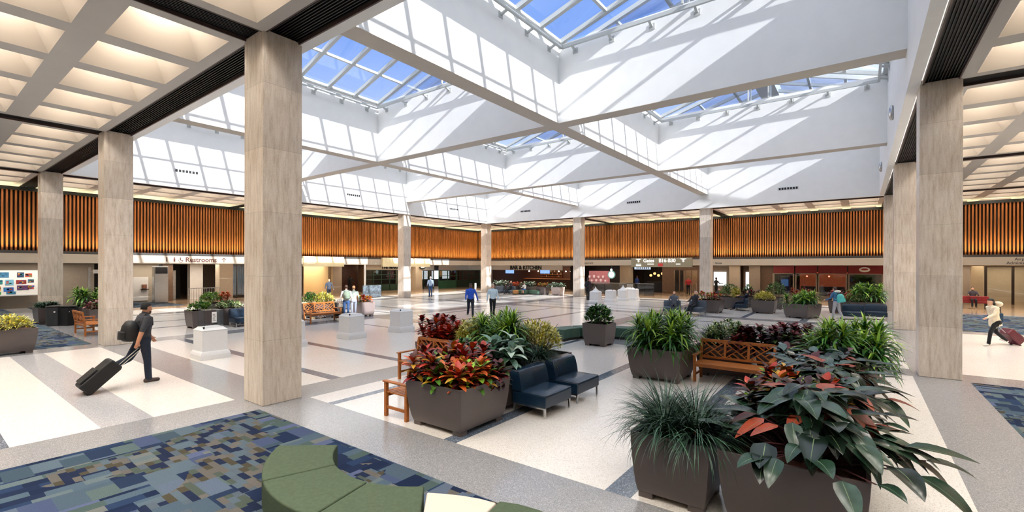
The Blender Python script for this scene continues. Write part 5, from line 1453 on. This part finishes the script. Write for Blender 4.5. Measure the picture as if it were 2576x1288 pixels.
    for t, w, d, zz, yo in ((0, .078, .086, -.03, -.024), (.3, .082, .095, .03, -.016), (.55, .080, .097, .07, -.014), (.8, .062, .075, .112, -.014), (1, .02, .025, .134, -.014)):
        rings.append([sh((w * cos(2 * pi * i / 16), yo + d * sin(2 * pi * i / 16) - (.028 if t < .5 and sin(2 * pi * i / 16) > .3 else 0), zz + (.055 if t == 0 and sin(2 * pi * i / 16) > .25 else 0))) for i in range(16)])
    if cap: hb.loft(rings, cap); hb.loft([[sh((.06 * cos(a), .06 + .09 * sin(a) * (1 if j else .6), .045 - .004 * j)) for a in [pi * q / 8 for q in range(9)]] for j in range(2)], cap, False, False, False)
    else: hb.loft(rings, hair)
    if hair_len:
        hb.loft([[sh((w * cos(2 * pi * i / 12), -.055 + .055 * sin(2 * pi * i / 12), zz)) for i in range(12)] for w, zz in ((.075, .02), (.085, -.08), (.08, -.08 - hair_len * .6), (.05, -.1 - hair_len))], hair)
    hb.build('cap' if cap else 'hair', root, smooth=True)
    if voxel < .016:
        e = MB()
        for s in (-1, 1): e.sphere(sh((s * .030, .078, .012)), .0095 * k, EYE, 5, (1.3, .7, .8))
        e.build('eyes', root, smooth=True)
        e = MB(); e.sphere(sh((0, .088, -.055)), .012 * k, mat('lips', '8a4a42', .5), 5, (1.9, .5, .5)); e.build('mouth', root, smooth=True)
        if beard:
            e = MB(); rr = []
            for w, zz, yo in ((.052, -.045, .035), (.058, -.085, .038), (.034, -.125, .048)):
                rr.append([sh((w * cos(a), yo + w * 1.02 * sin(a), zz)) for a in [pi * q / 10 for q in range(11)]])
            e.loft(rr, HAIR_B, False, False, False); e.build('beard', root, smooth=True)
    root['_h'] = 0
    del root['_h']
    return root, [h + off for h in hands], up, off, k

def backpack(root, k, off, m, lean=0.0, s=1.0, low=0.0):
    pel = Vector((0, 0, .93)); T = rx(-lean)
    def q(v): return (pel + T @ (Vector(v) - pel)) * k + off
    b = MB()
    for zc, w, d in ((0, 0, 0),): pass
    rings = []
    for zz, w, d in ((1.02, .13, .09), (1.06, .155, .12), (1.20, .16, .13), (1.34, .15, .11), (1.43, .11, .07), (1.455, .06, .04)):
        rings.append([q((w * s * cos(a) if abs(cos(a)) < .8 else w * s * .9 * (1 if cos(a) > 0 else -1), -.115 - .10 * s + d * s * sin(a), zz - low)) for a in [2 * pi * i / 16 for i in range(16)]])
    b.loft(rings, m); o = b.build('backpack', root, smooth=True)
    p = MB(); p.loft([[q((.10 * s * cos(a), -.215 - .13 * s + .05 * s * sin(a), zz - low)) for a in [2 * pi * i / 12 for i in range(12)]] for zz in (1.06, 1.09, 1.2, 1.23)], m); p.build('pocket', o, smooth=True)
    for sx in (-1, 1):
        t = MB(); t.tube([q((sx * .10, -.13, 1.42 - low)), q((sx * .12, -.03, 1.475)), q((sx * .125, .10, 1.40)), q((sx * .14, .115, 1.25)), q((sx * .15, -.02, 1.10)), q((sx * .13, -.13, 1.06))], .016, m, 6); t.build('strap', o, smooth=True)
    return o

def suitcase(label, base, hand, m, w=.38, d=.24, L=.62):
    """roller case tilted from its wheels towards the hand that pulls it"""
    base, hand = Vector(base), Vector(hand)
    ax = (hand - base).normalized(); side = ax.cross(Vector((0, 0, 1))).normalized(); nr = side.cross(ax)
    r = empty('suitcase', base, 0, label, 'suitcase')
    M = Matrix((side, nr, ax)).transposed()
    def q(x, y, z): return M @ Vector((x, y, z))
    b = MB(); rings = []
    for z, s in ((.05, .90), (.09, 1.0), (L - .06, 1.0), (L, .88)):
        rings.append([q(x * w / 2 * s, y * d / 2 * s + .02, z) for x, y in ((-1, -1), (1, -1), (1, 1), (-1, 1))])
    b.loft(rings, m); b.build('shell', r, bevel=.03, seg=3)
    b = MB(); b.loft([[q(x * w * .40, d / 2 + .02 + yy, z) for x, z in ((-1, .12), (1, .12), (1, L * .62), (-1, L * .62))] for yy in (0, .04)], m); b.build('front_pocket', r, bevel=.01)
    for sx in (-1, 1):
        b = MB(); c = q(sx * (w / 2 - .04), -d / 2 + .04, .035)
        b.tube([c - side * .018, c + side * .018], .035, DARK, 10); b.build('wheel', r)
        b = MB(); b.tube([q(sx * .10, -d / 2 + .05, L * .9), q(sx * .10, -d / 2 + .05, (hand - base).length)], .009, steel, 6); b.build('handle_tube', r)
    b = MB(); Lh = (hand - base).length; b.tube([q(-.11, -d / 2 + .05, Lh), q(.11, -d / 2 + .05, Lh)], .016, DARK, 8); b.build('grip', r)
    return r

# man walking with a suitcase, left of the nearest column: faces +X, right foot planted, left leg trailing
hd_ = -pi / 2 + .1
man, hands, up_, off_, k_ = person('man in a grey T-shirt and jeans with a backpack striding right, pulling a black suitcase', (3.42, 13.0), hd_, 1.82,
    dict(hip=(-.52, .12), knee=(.62, .06), arm=(.34, -.42), abd=(.15, .22), elbow=(.35, .12), lean=.06, head=.05), SK_M, cloth('charcoal', '34353b'), cloth('jeans', '1b2536'), mat('shoe_brown', '3a2a20', .5),
    sleeves='short', voxel=.0095, bulk=1.24, cap=mat('cap_dark', '1f1d1c', .8), beard=True)
backpack(man, k_, off_, cloth('black', '0c0c0e', .6), .06, 1.25, .12)
MW = Matrix.Rotation(hd_, 3, 'Z')
hw = MW @ hands[1] + Vector((3.42, 13.0, 0))
suitcase('black soft roller suitcase tilted behind the walking man', (hw.x - .92, hw.y + .02, .035), hw, cloth('black', '0c0c0e', .6), .44, .28, .78)

# woman hurrying at the right edge: cream hooded coat, maroon suitcase behind
hw_ = .52
wom, hands, up_, off_, k_ = person('woman in a cream hooded coat and black leggings hurrying left at the right edge', (22.45, -3.62), hw_, 1.66,
    dict(hip=(.50, -.30), knee=(.35, .55), arm=(.75, -.55), abd=(.2, .25), elbow=(.55, .3), lean=.16), SK_L, cloth('cream', 'dccdb4'), cloth('black_legging', '101114'), mat('shoe_white', 'd8d2ca', .6), HAIR_D, .16, voxel=.012, coat=True)
b = MB(); b.sphere(Vector((0, -.10, 1.44)) + off_, .13, cloth('cream', 'dccdb4'), 7, (1.15, .8, .75)); b.build('hood', wom, smooth=True)
W3 = Matrix.Rotation(hw_, 3, 'Z'); p = W3 @ hands[1] + Vector((22.45, -3.62, 0))
back = W3 @ Vector((.02, -.75, 0))
suitcase('maroon roller suitcase dragged behind the woman in the cream coat', (p.x + back.x, p.y + back.y, .035), p, mat('case_maroon', '5a1a28', .45), .40, .26, .62)
r = empty('shoulder_bag', (0, 0, 0), 0, 'blue-black bag hanging on the shoulder of the woman in the cream coat', 'bag')
c = W3 @ Vector((.22, -.20, .95)) + Vector((22.45, -3.62, 0)); r.location = c; r.rotation_euler = (0, 0, hw_)
b = MB(); b.box(-.07, .07, -.20, .20, -.16, .14, cloth('petrol', '1f3a52')); b.build('body', r, bevel=.03); b = MB(); b.tube([(0, -.17, .12), (-.05, -.08, .45), (-.05, .06, .45), (0, .17, .12)], .012, DARK, 6); b.build('strap', r)

def facing(x, y, tx, ty): return atan2(ty - y, tx - x) - pi / 2
CAMX = (0, 0)
# the two men walking towards the camera in the middle
h1 = facing(17.9, 16.0, 6, 2)
man2, hands, u2, o2, k2 = person('man in a bright blue jacket and dark trousers walking towards the camera', (17.9, 16.0), h1, 1.80, dict(hip=(.25, -.28), knee=(.1, .4), arm=(-.35, .25), abd=(.45, .2), elbow=(.5, .35), turn=.1), SK_D,
       cloth('royal_blue', '1a53c4', .6), cloth('navy_trouser', '161c2c'), SHOE, HAIR_D, voxel=.012, bulk=1.08)
b = MB(); b.sphere(hands[1] + Vector((.02, .02, .03)), .07, PAPER, 6, (1, .6, .8)); o = b.build('papers', None, smooth=False)
o.name = 'white_bundle'; o.matrix_world = Matrix.Translation((17.9, 16.0, 0)) @ Matrix.Rotation(h1, 4, 'Z'); tag(o, 'small white bundle in the hand of the man in blue', 'bundle')
person('man in a pale blue shirt and black trousers walking towards the camera', (18.9, 15.35), facing(18.9, 15.35, 8, 2), 1.76, dict(hip=(-.12, .16), knee=(.3, .05), arm=(.15, -.2), abd=(.25, .25), elbow=(.5, .4)), SK_L,
       cloth('pale_blue', 'c3d9e4', .6), cloth('black_trouser', '15171c'), SHOE, HAIR_G, voxel=.013, bulk=1.08)
person('man seen from behind in a denim shirt and jeans in front of the green restaurant', (28.28, 29.95), facing(28.28, 29.95, 40, 44), 1.78, dict(hip=(.05, -.05), arm=(.15, .1), abd=(.2, .2), elbow=(.8, .5)), SK_L,
       cloth('denim', '8b9bb0'), cloth('blue_jeans', '33507c'), SHOE, HAIR_G, bulk=1.08)
m_, h_, u_, o_, k_ = person('person in a dark patterned jacket with a backpack left of the far pedestals', (33.4, 17.35), facing(33.4, 17.35, 45, 18), 1.78, dict(hip=(.08, -.08), abd=(.3, .3), elbow=(.9, .9)), SK_M, cloth('dark_check', '3a3038'), cloth('black_trouser', '15171c'), SHOE, HAIR_D, bulk=1.12)
backpack(m_, k_, o_, cloth('black_pack', '1b1c22'), 0, 1.0)
person('person in a red jacket and black trousers near the glass doors', (46.0, 13.2), facing(46, 13.2, 20, 4), 1.72, dict(hip=(.1, -.1), abd=(.35, .3), elbow=(1.0, .8)), SK_M, cloth('red', 'b02a30', .7), cloth('black_trouser', '15171c'), SHOE, HAIR_D, bulk=1.08)
person('person in a blue top standing at the dark shop under the gates sign', (46.2, 18.4), facing(46.2, 18.4, 50, 17), 1.75, dict(abd=(.2, .2), elbow=(.6, .6)), SK_M, cloth('cobalt', '23408a'), cloth('black_trouser', '15171c'), SHOE, HAIR_D)
# couple with backpacks by the sunlit bench
m_, h_, u_, o_, k_ = person('person in a white top with a grey-green backpack by the sunlit bench', (13.62, 20.45), facing(13.62, 20.45, 20, 33), 1.72, dict(hip=(.08, -.06), abd=(.25, .25), elbow=(.5, .7)), SK_L, cloth('white_top', 'e2dfda'), cloth('blue_jeans', '33507c'), SHOE, HAIR_B)
backpack(m_, k_, o_, cloth('sage_pack', '7c8a78'), 0, 1.15)
p = Matrix.Rotation(facing(13.62, 20.45, 20, 33), 3, 'Z') @ h_[0] + Vector((13.62, 20.45, 0))
suitcase('black suitcase standing beside the person with the grey-green backpack', (p.x - .12, p.y - .15, .03), (p.x - .05, p.y - .05, .98), cloth('black', '0c0c0e', .6), .38, .24, .6)
person('person in a grey-green jacket beside the white-topped backpacker', (14.15, 20.60), facing(14.15, 20.6, 20, 33), 1.66, dict(hip=(-.06, .1), abd=(.2, .25), elbow=(.4, .8)), SK_L, cloth('sage', '9aa297'), cloth('grey_trouser', '8d93a0'), SHOE, mat('hair_sand', 'a87a52', .6))
# person with teal backpack
m_, h_, u_, o_, k_ = person('person in a blue denim jacket with a teal backpack and grey trousers, right background', (28.25, .95), facing(28.25, .95, 34, 9), 1.70, dict(hip=(.2, -.2), knee=(.1, .3), lean=.12, abd=(.25, .25), arm=(.4, .4), elbow=(.9, .9)), SK_L, cloth('denim_jacket', '3a6490'), cloth('stone_grey', 'a5a6ae'), SHOE, HAIR_B, .1, bulk=1.08)
backpack(m_, k_, o_, cloth('teal', '4fb8b8', .6), .12, 1.2, .12)
b = MB(); b.sphere(Vector((0, -.05, 1.44)) + o_, .13, cloth('white_top', 'e2dfda'), 7, (1.3, .9, .5)); b.build('hood', m_, smooth=True)
# seated people
SIT = dict(hip=(1.45, 1.45), knee=(1.45, 1.35), arm=(.5, .5), elbow=(.9, .9), abd=(.2, .2), lean=-.25)
def sit(label, x, y, h, top, legs, skin=SK_L, hair=HAIR_D, pose=None, H=1.7, zs=.44, **kw):
    d = dict(SIT); d.update(pose or {}); return person(label, (x, y), h, H, d, skin, top, legs, SHOE, hair, z=zs, voxel=.018, **kw)
sit('man in dark clothes slumped in the grey chair, hand to his face', 26.90, 7.40, pi / 2 - .2, cloth('dark_jacket', '25272e'), cloth('black_trouser', '15171c'), hair=HAIR_G, pose=dict(lean=-.30, knee=(1.1, 1.1), arm=(.9, .4), elbow=(1.9, .6)))
sit('person in grey leaning back beside the slumped man', 26.40, 8.35, pi / 2 + .25, cloth('mid_grey', '50555e'), cloth('charcoal', '34353b'), hair=HAIR_B, pose=dict(lean=-.35))
sit('person in dark navy lying back in a navy chair, left of the clipped shrub', 31.30, 5.70, 0, cloth('dark_navy', '1b2233'), cloth('navy', '1a2233'), pose=dict(lean=-.45, knee=(1.0, 1.0)))
sit('person in black sprawled in the navy chair in the right background', 33.05, 7.55, pi / 2, cloth('black', '0c0c0e', .6), cloth('charcoal', '34353b'), pose=dict(lean=-.5, knee=(.7, .8)))
sit('person in black and white reclining before the bar', 35.75, 26.95, pi / 2, cloth('black', '0c0c0e', .6), cloth('black_trouser', '15171c'), hair=HAIR_G, pose=dict(lean=-.4, knee=(.8, .8)))
sit('child in a white top and blue shorts seated on the low green bench', 36.30, 25.55, pi / 2, cloth('white_top', 'e2dfda'), cloth('blue_shorts', '2f5f9f'), hair=HAIR_D, H=1.32, pose=dict(lean=.05), shorts=True)
sit('person in dark clothes on the red bench', 42.1, -5.8, pi / 2, cloth('dark_check', '3a3038'), cloth('black_trouser', '15171c'), zs=.52)
# silhouettes farther off
person('dark silhouette standing in the lit corridor', (25.0, 45.5), facing(25, 45.5, 24, 20), 1.78, dict(hip=(.15, -.15), abd=(.15, .15)), SK_M, cloth('black', '0c0c0e', .6), cloth('black_trouser', '15171c'))
r = empty('stroller_bag', (24.3, 45.2, 0), 0, 'dark bag on the floor next to the silhouette in the corridor', 'bag'); b = MB(); b.box(-.28, .28, -.2, .2, 0, .65, DARK); b.build('body', r, bevel=.06); b = MB(); b.tube([(-.12, 0, .62), (-.12, 0, .8), (.12, 0, .8), (.12, 0, .62)], .015, DARK, 6); b.build('handle', r)
person('dark figure behind the plants before the bright white-blue panel', (45.6, 10.6), facing(45.6, 10.6, 48, 9), 1.72, dict(abd=(.5, .4), elbow=(1.2, 1.0), arm=(.5, .5)), SK_M, cloth('black', '0c0c0e', .6), cloth('black_trouser', '15171c'))
person('person with fair hair in dark clothes behind the yellow shrub planter', (20.2, 32.6), facing(20.2, 32.6, 12, 12), 1.70, dict(abd=(.3, .3), elbow=(.6, .6)), SK_L, cloth('slate', '3a4250'), cloth('navy', '1a2233'), SHOE, mat('hair_sand', 'a87a52', .6))
person('dark figure leaning by the mahogany wall', (28.6, 42.3), facing(28.6, 42.3, 24, 30), 1.74, dict(lean=.3, abd=(.3, .3), elbow=(1.0, 1.0), arm=(.4, .4)), SK_D, cloth('black', '0c0c0e', .6), cloth('black_trouser', '15171c'))
